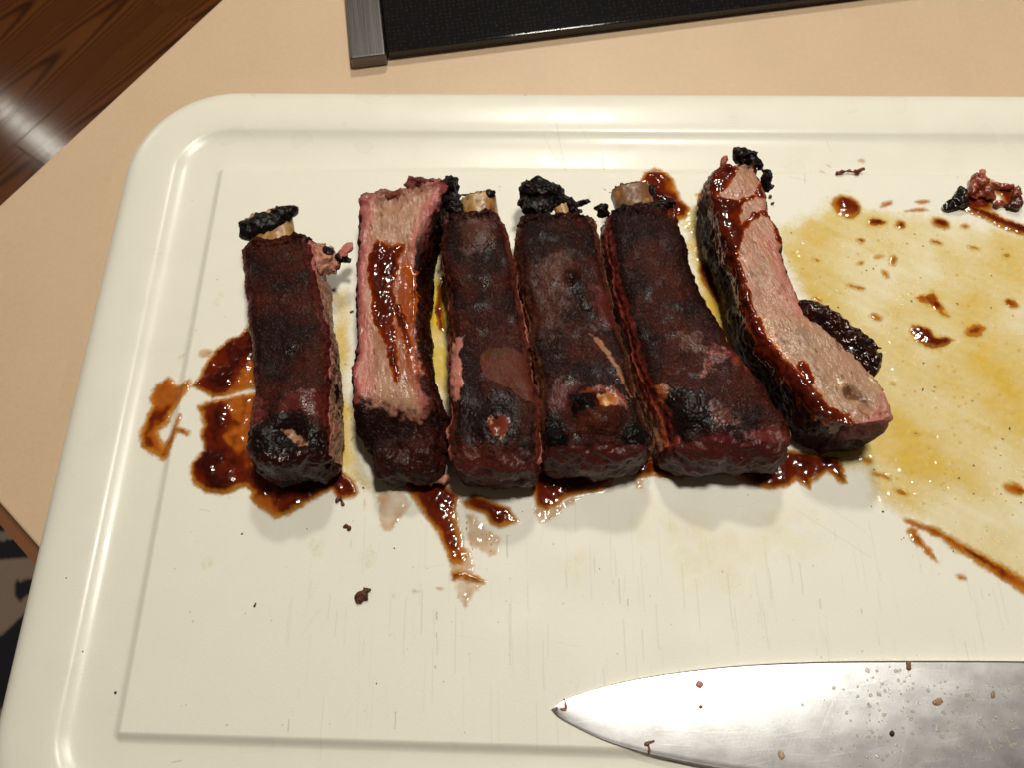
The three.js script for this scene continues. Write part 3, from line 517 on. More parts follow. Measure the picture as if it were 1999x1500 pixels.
// 1 -- bark side up, cut flank towards its neighbour
RIBS.push({
  h: H1, seed: 1, label: 'dark barked rib beside the large sauce smear, with burnt ivory bone end', rc: 0.0035, crown: 0.0012, domeNear: 0.004,
  left: [[469, 480], [471, 523], [477, 576], [487, 640], [492, 690], [494, 731], [492, 782], [483, 840], [486, 878], [500, 900]],
  right: [[596, 458], [607, 517], [617, 560], [628, 600], [638, 653], [641, 720], [640, 744], [637, 790], [641, 840], [638, 872], [624, 892]],
  outR: (s) => 0.001 + 0.0015 * Math.sin(s * 9),
  lumps: [[575, 850, 0.008, -0.004], [545, 830, 0.005, 0.0015], [600, 850, 0.005, 0.0025], [510, 850, 0.005, 0.002], [545, 900, 0.006, 0.002], [590, 905, 0.006, 0.0015], [590, 790, 0.006, 0.0015]],
  paint: (fib) => {
    const sauce = poly([[545, 790], [580, 765], [636, 770], [640, 812], [600, 812], [570, 800], [550, 810]], H1), black = poly([[484, 830], [520, 812], [560, 805], [610, 815], [642, 850], [636, 905], [500, 905], [486, 870]], H1), bone = poly([[552, 842], [567, 838], [590, 854], [602, 872], [585, 872], [566, 858]], H1), fringe = poly([[490, 775], [515, 782], [520, 820], [500, 835], [484, 830]], H1);
    return (x, y, z, c, p, s) => {
      let m = bark(x, y, z, { rust: 0.35 });
      if (c === 3 || c === 1) m = blend(meat(x, y, z, fib, 0.25 + 0.5 * smooth(PT + 0.018, PT + 0.027, y) + 0.3 * smooth(0.25, 0, s)), bark(x, y, z), clamp(smooth(PT + 0.007, PT + 0.002, y) + smooth(0.35, 0.6, s) * smooth(0.1, 0.4, fbm(x * 150, y * 150, z * 150))));
      const red = smooth(0.8, 0.97, Math.abs(p) + 0.06 * noise(x * 300, y * 300, z * 300)) * (c === 2 ? 1 : 0);
      m = wet(m, COL.ring, red * 0.4, 0.4);
      if (c === 2 || c === 5) {
        m = blend(m, charred(x, y, z), mask(black, x, y, z, 0.002, 0.003) * 0.85);
        m = wet(m, mix3(COL.sauceDark, COL.ring, 0.5), 0.8 * mask(sauce, x, y, z, 0.001, 0.002), 0.22);
        m = wet(m, COL.ring, 0.5 * mask(fringe, x, y, z, 0.001, 0.002), 0.3);
        m = blend(m, { c: mix3(C(150, 112, 86), C(110, 56, 44), smooth(-0.1, 0.3, noise(x * 400, y * 400, z * 400))), rough: 0.35, bump: 0.6 }, mask(bone, x, y, z, 0.0006, 0.0008));
      }
      if (c === 5) m = wet(m, COL.sauceDark, 0.5 + 0.3 * noise(x * 200, y * 200, z * 200), 0.2);
      return m;
    };
  },
  parts: (t) => {
    meshOf('bone', boneGeo([542, 500, 0.020], [522, 424, 0.021], 0.0112, 0.0062, boneTone((q, cx) => -0.3)), boneMat, t);
    meshOf('burnt_tip', crustGeo([[484, 450, 0.025, 0.0042, 0.004, 0.0045, 0.2], [498, 442, 0.026, 0.0050, 0.0038, 0.0048, 0.3], [524, 432, 0.0265, 0.0050, 0.0034, 0.0050, 0.4], [548, 420, 0.026, 0.0042, 0.0030, 0.0036, 0.4], [572, 410, 0.025, 0.0026, 0.0026, 0.0020, 0.4]], burntTone, 0.9, 0.0004, true), crustMat, t);
    const flap = meshOf('torn_flap', crustGeo([[628, 505, 0.019, 0.0050, 0.0045, 0.0080, 0.2], [646, 510, 0.017, 0.0042, 0.0050, 0.0060, 0.4]], tone(mix3(COL.meat, COL.pink, 0.45), 0.35)), crustMat, t); flap.userData.label = 'torn flap of pinkish meat at the bone end';
    meshOf('burnt_edge', crustGeo([[640, 492, 0.022, 0.0026, 0.0022, 0.0026, 0.5], [660, 502, 0.020, 0.0042, 0.0016, 0.0018, 0.3], [672, 507, 0.018, 0.0032, 0.0012, 0.0012, 0]]), crustMat, t);
    const g = crustGeo([[675, 488, 0.021, 0.0024, 0.0011, 0.0046, -0.5]], tone(COL.pink), 0.6);
    meshOf('pink_shred', g, crustMat, t);
  },
});
// 2 -- on its side, cut face up
const R2H = 0.031;
RIBS.push({
  h: R2H, seed: 2, label: 'rib turned on its side, pink cut face up with red sauce pooled along its middle', rc: 0.0028, crown: -0.0008, domeNear: 0.010, domeFar: 0.0015, part: 0.985,
  left: [[706, 382], [703, 416], [700, 469], [692, 531], [692, 584], [697, 656], [689, 720], [686, 755], [690, 800], [702, 838], [728, 868]],
  right: [[866, 350], [854, 395], [838, 440], [826, 490], [818, 536], [817, 584], [819, 640], [823, 680], [832, 720], [846, 760], [856, 800], [856, 838], [838, 868]],
  outR: (s) => 0.0025, outL: () => 0.001,
  height: (s) => 1 - 0.30 * smooth(0.8, 1, s),
  lumps: [[752, 400, 0.006, -0.002], [744, 470, 0.004, 0.001], [768, 560, 0.010, -0.0018]],
  relief: (x, y, z, c, p, s) => (c === 2 ? 0.0007 * fbm(x * 200, y * 200, z * 80, 2) + (s < 0.3 ? 0.0012 * fbm(x * 220, y * 220, z * 160, 2) : 0) : 0),
  paint: (fib) => {
    const dark = poly([[660, 790], [703, 782], [741, 794], [778, 802], [815, 815], [837, 790], [860, 770], [900, 760], [900, 990], [660, 990]], R2H), orange = poly([[790, 500], [808, 520], [806, 640], [816, 700], [832, 735], [800, 720], [780, 640], [775, 560]], R2H), stain = poly([[745, 480], [800, 480], [812, 640], [815, 760], [770, 740], [735, 640]], R2H);
    return (x, y, z, c, p, s) => {
      const edge = Math.abs(p) + 0.06 * noise(x * 260, y * 260, z * 260) + 0.22 * fbm(x * 55, y * 55, z * 55, 2);
      if (c !== 2) { let m = bark(x, y, z, { rust: 0.2 }); if (c === 4) m = blend(m, meat(x, y, z, fib, 0.6), 0.4); if (c === 5) m = wet(m, COL.sauceDark, 0.35, 0.24); return m; }
      const right = p > 0, pinky = smooth(0.42, 0.85, edge);
      let m = meat(x, y, z, fib, 0.12 + 0.8 * pinky, { dark: 0.7 });
      m = blend(m, meat(x, y, z, fib, 0.95), smooth(0.3, 0.75, s) * (1 - smooth(0.8, 0.85, s)) * smooth(-0.15, -0.55, p) * 0.5);
      m = wet(m, C(124, 58, 60), smooth(0.7, 0.9, edge) * 0.6, 0.34);
      m = blend(m, bark(x, y, z, { rust: 0.15 }), Math.max(smooth(0.93, 0.99, edge), smooth(0.70, 0.80, p + 0.08 * noise(x * 200, y * 200, z * 200)) * smooth(0.12, 0.3, s)));
      m = wet(m, mix3(COL.amber, C(150, 60, 40), 0.4), 0.85 * mask(orange, x, y, z, 0.002, 0.002), 0.2);
      m = wet(m, C(132, 58, 22), 0.6 * mask(stain, x, y, z, 0.003, 0.003), 0.22);
      m = wet(m, COL.ring, 0.5 * smooth(0.07, 0.02, s + 0.03 * noise(x * 300, y * 300, z * 300)), 0.4);
      m = wet(m, C(104, 44, 34), 0.7 * smooth(-0.006, 0.001, dark(x, z) + edgeN(x, y, z, 0.0025)), 0.3);
      m = blend(m, bark(x, y, z, { rust: 0.25 }), mask(dark, x, y, z, 0.0022, 0.0030));
      return m;
    };
  },
  parts: (t, skin) => {
    const s1 = union(poly([[738, 470], [760, 478], [775, 476], [795, 472], [780, 500], [776, 530], [768, 560], [776, 600], [764, 640], [772, 690], [776, 735], [770, 742], [762, 700], [752, 670], [734, 640], [724, 605], [722, 570], [717, 530], [720, 500], [728, 480]], R2H), line([[772, 600], [786, 625], [795, 660], [800, 690]], 0.003, 0.0012, R2H), line([[760, 640], [768, 700], [776, 742]], 0.003, 0.0015, R2H));
    coat('sauce_coat', skin, (x, z, y, c) => (c === 2 ? s1(x, z) : -1), 0.0017, t, 'glossy dark red sauce pooled along the cut face');
    const s2 = line([[796, 522], [806, 540], [808, 580], [806, 625]], 0.0022, 0.0015, R2H);
    coat('sauce_streak', skin, (x, z, y, c) => (c === 2 ? s2(x, z) : -1), 0.0010, t, 'orange sauce streak along the dark edge', 0.35);
    meshOf('burnt_tip', crustGeo([[884, 360, 0.024, 0.0032, 0.0042, 0.0048, 0.1], [880, 392, 0.020, 0.0034, 0.0040, 0.0040, 0], [868, 372, 0.022, 0.004, 0.004, 0.005, 0]]), crustMat, t);
    meshOf('ragged_edge', crustGeo([[806, 360, 0.0285, 0.0040, 0.0024, 0.0036, 0], [770, 384, 0.0285, 0.0055, 0.0024, 0.0022, 0], [722, 388, 0.0285, 0.0040, 0.0022, 0.0020, 0], [838, 358, 0.0285, 0.0070, 0.0026, 0.0024, 0.1]], tone(C(96, 44, 38), 0.5), 1.3), crustMat, t);
  },
});
// 3
RIBS.push({
  h: H1, seed: 3, grow: 0.0006, label: 'narrow dark rib with a smooth bare brown patch and an orange bone knuckle', rc: 0.004, crown: 0.0015, domeNear: 0.004,
  left: [[867, 420], [864, 464], [869, 524], [876, 584], [881, 656], [881, 720], [882, 773], [880, 811], [878, 845], [884, 880], [896, 905]],
  right: [[972, 418], [986, 446], [996, 488], [1005, 524], [1014, 572], [1022, 620], [1030, 656], [1036, 720], [1046, 773], [1052, 853], [1052, 888], [1040, 912]],
  lumps: [[970, 836, 0.0045, -0.0022], [970, 812, 0.006, 0.0018], [945, 845, 0.005, 0.0015], [1000, 850, 0.006, 0.001], [930, 470, 0.009, 0.0015], [960, 550, 0.01, 0.001], [990, 730, 0.010, 0.0006]],
  paint: (fib) => {
    const patch = poly([[936, 700], [945, 686], [975, 680], [1005, 682], [1030, 694], [1036, 730], [1042, 788], [1020, 782], [1000, 765], [965, 748], [945, 738]], H1), pinkL = poly([[880, 664], [905, 658], [898, 690], [906, 735], [897, 778], [876, 785]], H1), knuckle = poly([[950, 828], [962, 818], [990, 820], [996, 842], [978, 858], [958, 850]], H1), black = poly([[905, 800], [940, 790], [960, 760], [1000, 775], [1015, 800], [1010, 860], [960, 880], [915, 870]], H1), red = poly([[880, 880], [960, 895], [1050, 890], [1060, 990], [870, 990]], H1), rusty = poly([[900, 430], [960, 430], [965, 480], [910, 500]], H1);
    return (x, y, z, c, p, s) => {
      let m = bark(x, y, z, { rust: 0.45 });
      if (c === 3 || c === 1) m = meat(x, y, z, fib, 0.55 + 0.4 * smooth(PT + 0.015, PT + 0.026, y));
      if (c === 2) {
        m = wet(m, C(120, 58, 44), 0.5 * smooth(0.82, 0.97, Math.abs(p) + 0.08 * noise(x * 200, y * 200, z * 200)), 0.35);
        m = wet(m, COL.barkRust, 0.6 * mask(rusty, x, y, z, 0.003, 0.003), 0.35);
        m = blend(m, charred(x, y, z), 0.75 * mask(black, x, y, z, 0.002, 0.003));
        m = blend(m, { c: mul3(mix3(C(68, 42, 28), C(84, 42, 29), smooth(-0.1, 0.4, fbm(x * 80, y * 80, z * 80, 2) + 40 * (z + 0.165))), 1 + 0.2 * noise(x * 900, y * 900, z * 900) + 0.15 * noise(x * 260, y * 260, z * 260)), rough: 0.42, bump: 0.55 + 0.1 * noise(x * 900, y * 900, z * 900), spec: 0.14 }, mask(patch, x, y, z, 0.0004, 0.0005));
        m = blend(m, meat(x, y, z, fib, 0.75), mask(pinkL, x, y, z, 0.0005, 0.0012));
        const kn = fbm(x * 330, y * 330, z * 330, 3); m = wet(m, mix3(C(104, 44, 28), C(176, 140, 104), smooth(0.12, 0.4, kn)), mask(knuckle, x, y, z, 0.0008, 0.0015), 0.25);
      }
      if (c === 2 || c === 5) m = wet(m, mix3(COL.ring, COL.sauceDark, 0.55 + 0.5 * noise(x * 120, y * 120, z * 120)), 0.5 * mask(red, x, y, z, 0.003, 0.003), 0.25);
      return m;
    };
  },
  parts: (t) => {
    meshOf('bone', boneGeo([950, 480, 0.021], [932, 388, 0.0225], 0.0085, 0.0068, boneTone((q, cx) => -0.25 + 0.55 * smooth(0.9, 1, q))), boneMat, t);
    meshOf('burnt_tip', crustGeo([[882, 394, 0.026, 0.0042, 0.004, 0.0045, 0], [938, 381, 0.0275, 0.0072, 0.0016, 0.0022, 0.15], [890, 414, 0.025, 0.004, 0.004, 0.005, 0]]), crustMat, t);
    const g = crustGeo([[862, 938, 0.006, 0.0052, 0.0018, 0.0022, 0.35], [877, 845, 0.022, 0.002, 0.0018, 0.0026, 0]], tone(mix3(COL.pink, COL.meat, 0.4)), 0.6);
    meshOf('pink_shred', g, crustMat, t);
  },
});
// 4
RIBS.push({
  h: H1, seed: 4, grow: 0.0009, label: 'broad dark rib with a shaggy coal-black burnt end and lumpy charred knuckle', rc: 0.0038, crown: 0.002, domeNear: 0.004,
  left: [[1016, 425], [1014, 474], [1019, 536], [1030, 608], [1040, 680], [1047, 700], [1056, 752], [1061, 820], [1064, 868], [1072, 890]],
  right: [[1156, 418], [1165, 452], [1177, 512], [1189, 572], [1203, 632], [1217, 680], [1229, 724], [1243, 780], [1257, 822], [1266, 856], [1250, 884]],
  lumps: [[1140, 790, 0.006, 0.004], [1165, 825, 0.007, 0.003], [1195, 830, 0.005, 0.002], [1085, 860, 0.006, 0.003], [1240, 855, 0.006, 0.003], [1180, 788, 0.004, -0.003], [1100, 820, 0.006, -0.001], [1115, 545, 0.004, 0.002], [1140, 600, 0.006, 0.0016], [1095, 480, 0.012, 0.001]],
  paint: (fib) => {
    const glint = poly([[1105, 535], [1125, 530], [1140, 560], [1150, 600], [1170, 620], [1155, 635], [1135, 610], [1115, 580]], H1), black = poly([[1060, 845], [1080, 815], [1105, 840], [1110, 880], [1070, 890]], H1), black2 = poly([[1110, 775], [1145, 770], [1165, 785], [1150, 810], [1120, 815]], H1), black3 = poly([[1215, 840], [1240, 825], [1270, 850], [1265, 890], [1215, 890]], H1), bone = poly([[1168, 776], [1185, 768], [1205, 778], [1198, 794], [1172, 792]], H1), redRim = poly([[1130, 775], [1160, 758], [1195, 758], [1220, 780], [1225, 800], [1200, 790], [1180, 768], [1150, 772]], H1), tan = poly([[1150, 655], [1180, 690], [1205, 730], [1225, 770], [1232, 775], [1215, 735], [1190, 690], [1165, 660]], H1), rustA = poly([[1030, 520], [1100, 500], [1110, 600], [1080, 660], [1045, 650]], H1), redB = poly([[1080, 740], [1130, 755], [1110, 800], [1075, 800]], H1), reddish = poly([[1165, 560], [1190, 580], [1205, 640], [1170, 640], [1160, 600]], H1);
    return (x, y, z, c, p, s) => {
      let m = bark(x, y, z, { rust: 0.5 });
      if (c === 3 || c === 1) m = blend(meat(x, y, z, fib, 0.35), bark(x, y, z, { rust: 0.8 }), 0.5);
      if (c === 5) m = wet(m, mix3(COL.ring, COL.sauceDark, 0.6), 0.55, 0.28);
      if (c === 2) {
        m = wet(m, C(104, 58, 36), 0.5 * smooth(0.84, 0.98, Math.abs(p) + 0.06 * noise(x * 200, y * 200, z * 200)), 0.36);
        m = wet(m, COL.barkRust, 0.5 * mask(rustA, x, y, z, 0.006, 0.006), 0.4);
        m = wet(m, mix3(COL.ring, COL.bark, 0.4), 0.6 * mask(reddish, x, y, z, 0.004, 0.004), 0.35);
        m = wet(m, mix3(COL.ring, COL.bark, 0.35), 0.6 * mask(redB, x, y, z, 0.003, 0.003), 0.3);
        m = blend(m, charred(x, y, z), 0.8 * mask(glint, x, y, z, 0.002, 0.002));
        for (const b of [black, black2, black3]) m = blend(m, charred(x, y, z), mask(b, x, y, z, 0.0015, 0.003));
        m = wet(m, C(132, 52, 28), 0.7 * mask(redRim, x, y, z, 0.001, 0.0015), 0.22);
        m = blend(m, { c: mix3(C(176, 104, 54), C(206, 160, 112), smooth(0, 0.3, noise(x * 300, y * 300, z * 300))), rough: 0.2, bump: 0.5, spec: 0.9 }, mask(bone, x, y, z, 0.0007, 0.001));
        m = blend(m, { c: mul3(C(150, 96, 58), 1 + 0.2 * noise(x * 600, y * 600, z * 600)), rough: 0.42, bump: 0.6 }, 0.85 * mask(tan, x, y, z, 0.0006, 0.0008));
      }
      return m;
    };
  },
  parts: (t) => {
    meshOf('burnt_tip', crustGeo([[1033, 372, 0.022, 0.0050, 0.005, 0.0055, 0], [1050, 358, 0.024, 0.0036, 0.004, 0.004, 0], [1062, 376, 0.023, 0.0075, 0.006, 0.0058, 0], [1084, 378, 0.023, 0.0048, 0.0045, 0.0050, 0], [1025, 397, 0.022, 0.0028, 0.003, 0.0035, 0], [1050, 405, 0.024, 0.009, 0.005, 0.005, 0], [1128, 398, 0.023, 0.0038, 0.0016, 0.0013, 0.3], [1105, 400, 0.024, 0.0075, 0.004, 0.004, -0.5]]), crustMat, t);
    meshOf('bone', boneGeo([1108, 450, 0.0285], [1094, 404, 0.0285], 0.0030, 0.0026, boneTone(() => -0.5)), boneMat, t);
    meshOf('charred_knuckle', crustGeo([[1138, 788, 0.031, 0.0045, 0.003, 0.0040, 0.3], [1085, 842, 0.029, 0.0045, 0.0032, 0.0060, 0.2], [1244, 858, 0.027, 0.0050, 0.0036, 0.0060, 0], [1232, 826, 0.029, 0.0040, 0.0026, 0.0040, 0]]), crustMat, t);
  },
});
// 5
RIBS.push({
  h: H1, seed: 5, grow: 0.0006, label: 'wide dark rib flaring out at one end, with a tan bone stub', rc: 0.004, crown: 0.002, domeNear: 0.005,
  left: [[1188, 412], [1195, 464], [1206, 536], [1220, 584], [1232, 632], [1244, 680], [1259, 724], [1276, 760], [1294, 790], [1309, 822], [1316, 852], [1330, 876]],
  right: [[1314, 414], [1329, 454], [1341, 488], [1361, 548], [1382, 596], [1417, 656], [1452, 700], [1470, 725], [1510, 784], [1541, 830], [1548, 858], [1530, 876]],
  outL: (s) => 0.0012 + 0.0045 * smooth(0.55, 0.85, s),
  height: (s) => 1 - 0.06 * smooth(0.8, 1, s),
  lumps: [[1345, 800, 0.008, 0.002], [1400, 860, 0.006, 0.002], [1530, 870, 0.007, 0.002], [1480, 865, 0.006, 0.0015], [1430, 690, 0.012, 0.0015], [1285, 500, 0.014, 0.001], [1370, 850, 0.004, -0.002]],
  paint: (fib) => {
    const black = poly([[1296, 770], [1330, 758], [1370, 765], [1385, 800], [1420, 830], [1400, 850], [1350, 845], [1318, 850], [1305, 810]], H1), red = poly([[1375, 705], [1385, 675], [1430, 685], [1465, 705], [1470, 730], [1440, 715], [1420, 700], [1395, 715], [1370, 745]], H1), redB = poly([[1375, 790], [1420, 795], [1440, 830], [1400, 835]], H1), pinkE = poly([[1458, 850], [1480, 838], [1500, 835], [1545, 840], [1560, 900], [1500, 900], [1480, 880]], H1), purple = poly([[1370, 855], [1430, 850], [1440, 885], [1380, 895]], H1), tan = poly([[1318, 655], [1360, 650], [1365, 690], [1330, 690]], H1), orange = poly([[1278, 755], [1305, 752], [1300, 775], [1290, 790]], H1);
    return (x, y, z, c, p, s) => {
      let m = bark(x, y, z, { rust: 0.35 });
      if (c === 1) { m = meat(x, y, z, fib, 0.1 + 0.2 * noise(x * 90, y * 90, z * 90)); m = wet(m, C(128, 40, 34), smooth(PT + 0.014, PT + 0.020, y + 0.002 * noise(x * 200, y * 200, z * 200)) * 0.8, 0.3); m = wet(m, COL.amber, 0.35 * smooth(0.6, 0.85, s), 0.25); }
      if (c === 3) m = blend(meat(x, y, z, fib, 0.5), bark(x, y, z), 0.5);
      if (c === 5) m = wet(m, mix3(COL.ring, COL.sauceDark, 0.5), 0.5, 0.26);
      if (c === 2) {
        m = wet(m, C(120, 42, 36), 0.75 * smooth(0.86, 0.97, -p + 0.04 * noise(x * 200, y * 200, z * 200)), 0.32);
        m = blend(m, charred(x, y, z), 0.85 * mask(black, x, y, z, 0.0015, 0.003));
        const fibre = noise(x * 300, y * 300, z * 900); m = wet(m, fibre > 0.1 ? C(150, 66, 46) : C(96, 32, 26), 0.6 * mask(red, x, y, z, 0.0015, 0.0025), 0.28);
        m = wet(m, C(96, 36, 22), 0.55 * mask(redB, x, y, z, 0.002, 0.003), 0.3);
        m = wet(m, C(108, 44, 40), 0.6 * mask(pinkE, x, y, z, 0.002, 0.002), 0.24);
        m = wet(m, C(86, 22, 34), 0.65 * mask(purple, x, y, z, 0.001, 0.002), 0.2);
        m = wet(m, COL.barkRust, 0.55 * mask(tan, x, y, z, 0.0015, 0.002), 0.3);
        m = wet(m, C(150, 78, 38), 0.8 * mask(orange, x, y, z, 0.001, 0.001), 0.25);
      }
      return m;
    };
  },
  parts: (t) => {
    meshOf('bone', boneGeo([1250, 450, 0.021], [1230, 371, 0.0215], 0.0094, 0.0072, (x, y, z, q, cx) => { const n = fbm(x * 130, y * 130, z * 130, 3); return mix3(mix3(C(112, 76, 50), C(190, 130, 76), smooth(0.1, 0.4, n)), COL.char, smooth(0.92, 1.0, q + 0.1 * n) * 0.85); }), boneMat, t);
    meshOf('burnt_tip', crustGeo([[1264, 376, 0.024, 0.0034, 0.0030, 0.0036, 0], [1176, 410, 0.025, 0.0034, 0.0032, 0.0034, 0], [1290, 400, 0.0275, 0.0065, 0.002, 0.0022, 0], [1232, 367, 0.0265, 0.0080, 0.0012, 0.0016, 0.1]]), crustMat, t);
  },
});
// 6 -- on its side, cut face up
const R6H = 0.033;
RIBS.push({
  h: R6H, seed: 6, label: 'rib turned on its side with pale pink cut face, beside the yellow grease film', part: 0.99, rc: 0.0022, crown: 0.0008, domeNear: 0.0, domeFar: 0.002,
  left: [[1392, 335], [1390, 362], [1400, 430], [1421, 480], [1437, 517], [1454, 578], [1471, 630], [1489, 668], [1522, 708], [1557, 758], [1588, 798], [1622, 824], [1660, 834]],
  right: [[1474, 318], [1488, 340], [1497, 370], [1505, 420], [1524, 460], [1533, 504], [1548, 554], [1563, 588], [1590, 604], [1626, 632], [1652, 664], [1688, 702], [1718, 742], [1736, 780], [1740, 806], [1728, 824]],
  outL: (s) => 0.0015 + 0.003 * s, outR: () => -0.001,
  lumps: [[1660, 770, 0.0035, -0.0045], [1690, 800, 0.003, -0.002], [1550, 640, 0.006, 0.0008], [1430, 470, 0.005, 0.0012]],
  relief: (x, y, z, c, p, s) => (c === 2 ? 0.0006 * fbm((x * 0.85 - z * 0.5) * 200, y * 200, (z * 0.85 + x * 0.5) * 95, 2) : 0),
  paint: (fib) => {
    const hole = poly([[1642, 762], [1655, 756], [1668, 768], [1685, 778], [1692, 790], [1670, 784], [1650, 778]], R6H), tear1 = poly([[1670, 795], [1690, 812], [1700, 824], [1682, 814]], R6H), tear2 = poly([[1630, 792], [1648, 802], [1660, 815], [1640, 806]], R6H), pinkR = poly([[1495, 455], [1523, 460], [1548, 554], [1566, 600], [1575, 625], [1555, 620], [1530, 590], [1510, 530]], R6H), endP = poly([[1690, 815], [1715, 790], [1722, 755], [1745, 780], [1748, 815], [1725, 850], [1680, 850], [1640, 840]], R6H), film = poly([[1470, 630], [1500, 640], [1530, 690], [1560, 715], [1540, 720], [1500, 690]], R6H);
    return (x, y, z, c, p, s) => {
      if (c !== 2) { let m = bark(x, y, z, { rust: 0.2 }); if (c === 1) m = wet(m, COL.sauceDark, 0.45 * smooth(PT + 0.018, PT + 0.03, y), 0.22); if (c === 5) m = blend(m, meat(x, y, z, fib, 0.8), 0.25 * smooth(PT + 0.016, PT + 0.026, y)); return m; }
      let m = meat(x, y, z, fib, 0.2 + 0.5 * fbm(x * 50, y * 50, z * 50, 2) - 0.2 * smooth(0.45, 0.75, s), { dark: 0.5 });
      m = blend(m, meat(x, y, z, fib, 0.9), 0.75 * mask(pinkR, x, y, z, 0.004, 0.003));
      m = blend(m, meat(x, y, z, fib, 0.95), 0.7 * mask(endP, x, y, z, 0.003, 0.002));
      m = wet(m, C(90, 50, 30), 0.8 * mask(hole, x, y, z, 0.0008, 0.001), 0.3);
      m = wet(m, C(104, 58, 36), 0.7 * mask(tear1, x, y, z, 0.0004, 0.0006), 0.3); m = wet(m, C(110, 64, 40), 0.6 * mask(tear2, x, y, z, 0.0004, 0.0006), 0.3);
      m = wet(m, C(196, 118, 74), 0.6 * mask(film, x, y, z, 0.002, 0.002), 0.2);
      m = blend(m, bark(x, y, z, { rust: 0.2 }), smooth(0.9, 0.97, p + 0.05 * noise(x * 260, y * 260, z * 260)) * (1 - smooth(0.88, 0.93, s)));
      return m;
    };
  },
  parts: (t, skin) => {
    const top = union(poly([[1380, 325], [1420, 315], [1440, 330], [1432, 352], [1415, 372], [1402, 385], [1440, 392], [1470, 380], [1488, 345], [1500, 372], [1498, 385], [1475, 388], [1455, 398], [1442, 420], [1448, 436], [1470, 415], [1500, 405], [1506, 425], [1485, 420], [1466, 432], [1452, 452], [1448, 478], [1436, 500], [1418, 500], [1400, 440], [1385, 380]], R6H), line([[1500, 405], [1515, 440], [1524, 465]], 0.0012, 0.0025, R6H));
    coat('sauce_coat', skin, (x, z, y, c) => (c === 2 || c === 4 ? top(x, z) : c === 1 && y > PT + 0.02 ? top(x, z) : -1), 0.0013, t, 'lumpy glossy red sauce over the narrow end');
    const edge = union(line([[1428, 490], [1441, 525], [1455, 572], [1474, 630], [1492, 668]], 0.0022, 0.0026, R6H), line([[1492, 668], [1520, 705], [1552, 735], [1575, 765], [1605, 800], [1650, 826]], 0.0030, 0.0036, R6H), line([[1565, 718], [1580, 745]], 0.003, 0.002, R6H));
    coat('sauce_streak', skin, (x, z, y, c) => (c === 2 || (c === 1 && y > PT + 0.022) ? edge(x, z) : -1), 0.0012, t, 'thick glossy sauce running down one edge');
    meshOf('burnt_tip', crustGeo([[1446, 304, 0.027, 0.0045, 0.0048, 0.0036, -0.3], [1466, 312, 0.028, 0.0055, 0.0040, 0.0032, -0.5], [1484, 323, 0.027, 0.0026, 0.0015, 0.0014, -0.6], [1496, 352, 0.026, 0.0022, 0.004, 0.005, 0], [1505, 362, 0.026, 0.0016, 0.0012, 0.0010, 0]]), crustMat, t);
    const cr = meshOf('charred_crust', crustGeo([[1566, 608, 0.0300, 0.0040, 0.0044, 0.0034, 0], [1590, 616, 0.0310, 0.0062, 0.0054, 0.0050, -0.3], [1616, 634, 0.0305, 0.0056, 0.0056, 0.0050, -0.5], [1644, 658, 0.0300, 0.0060, 0.0054, 0.0056, -0.5], [1670, 688, 0.027, 0.0046, 0.0060, 0.0075, -0.6], [1696, 720, 0.025, 0.0034, 0.0060, 0.0070, -0.6]], (x, y, z) => mix3(burntTone(x, y, z), COL.sauceDark, clamp(0.45 + fbm(x * 150, y * 150, z * 150, 2))), 0.9, 0.0004, true), phys({ vertexColors: true, roughness: 0.2, specularIntensity: 0.8 }), t);
    cr.userData.label = 'shiny black sauce-baked crust on the outer edge';
    const g = crustGeo([[1414, 312, 0.029, 0.0016, 0.0022, 0.0042, -0.4]], tone(mix3(COL.pink, COL.ring, 0.4)), 0.6);
    meshOf('meat_shred', g, crustMat, t);
  },
});
for (const d of RIBS) buildRib(d);

/* ------------------------------------------------------------------ sauce, grease and crumbs on the board */
const filmMat = phys({ vertexColors: true, roughness: 0.12, ior: 1.45, transparent: true });
const greaseMat = phys({ vertexColors: true, roughness: 0.1, ior: 1.46, transparent: true });
const HALO = 0.0013;                    // thin oily margin round a puddle
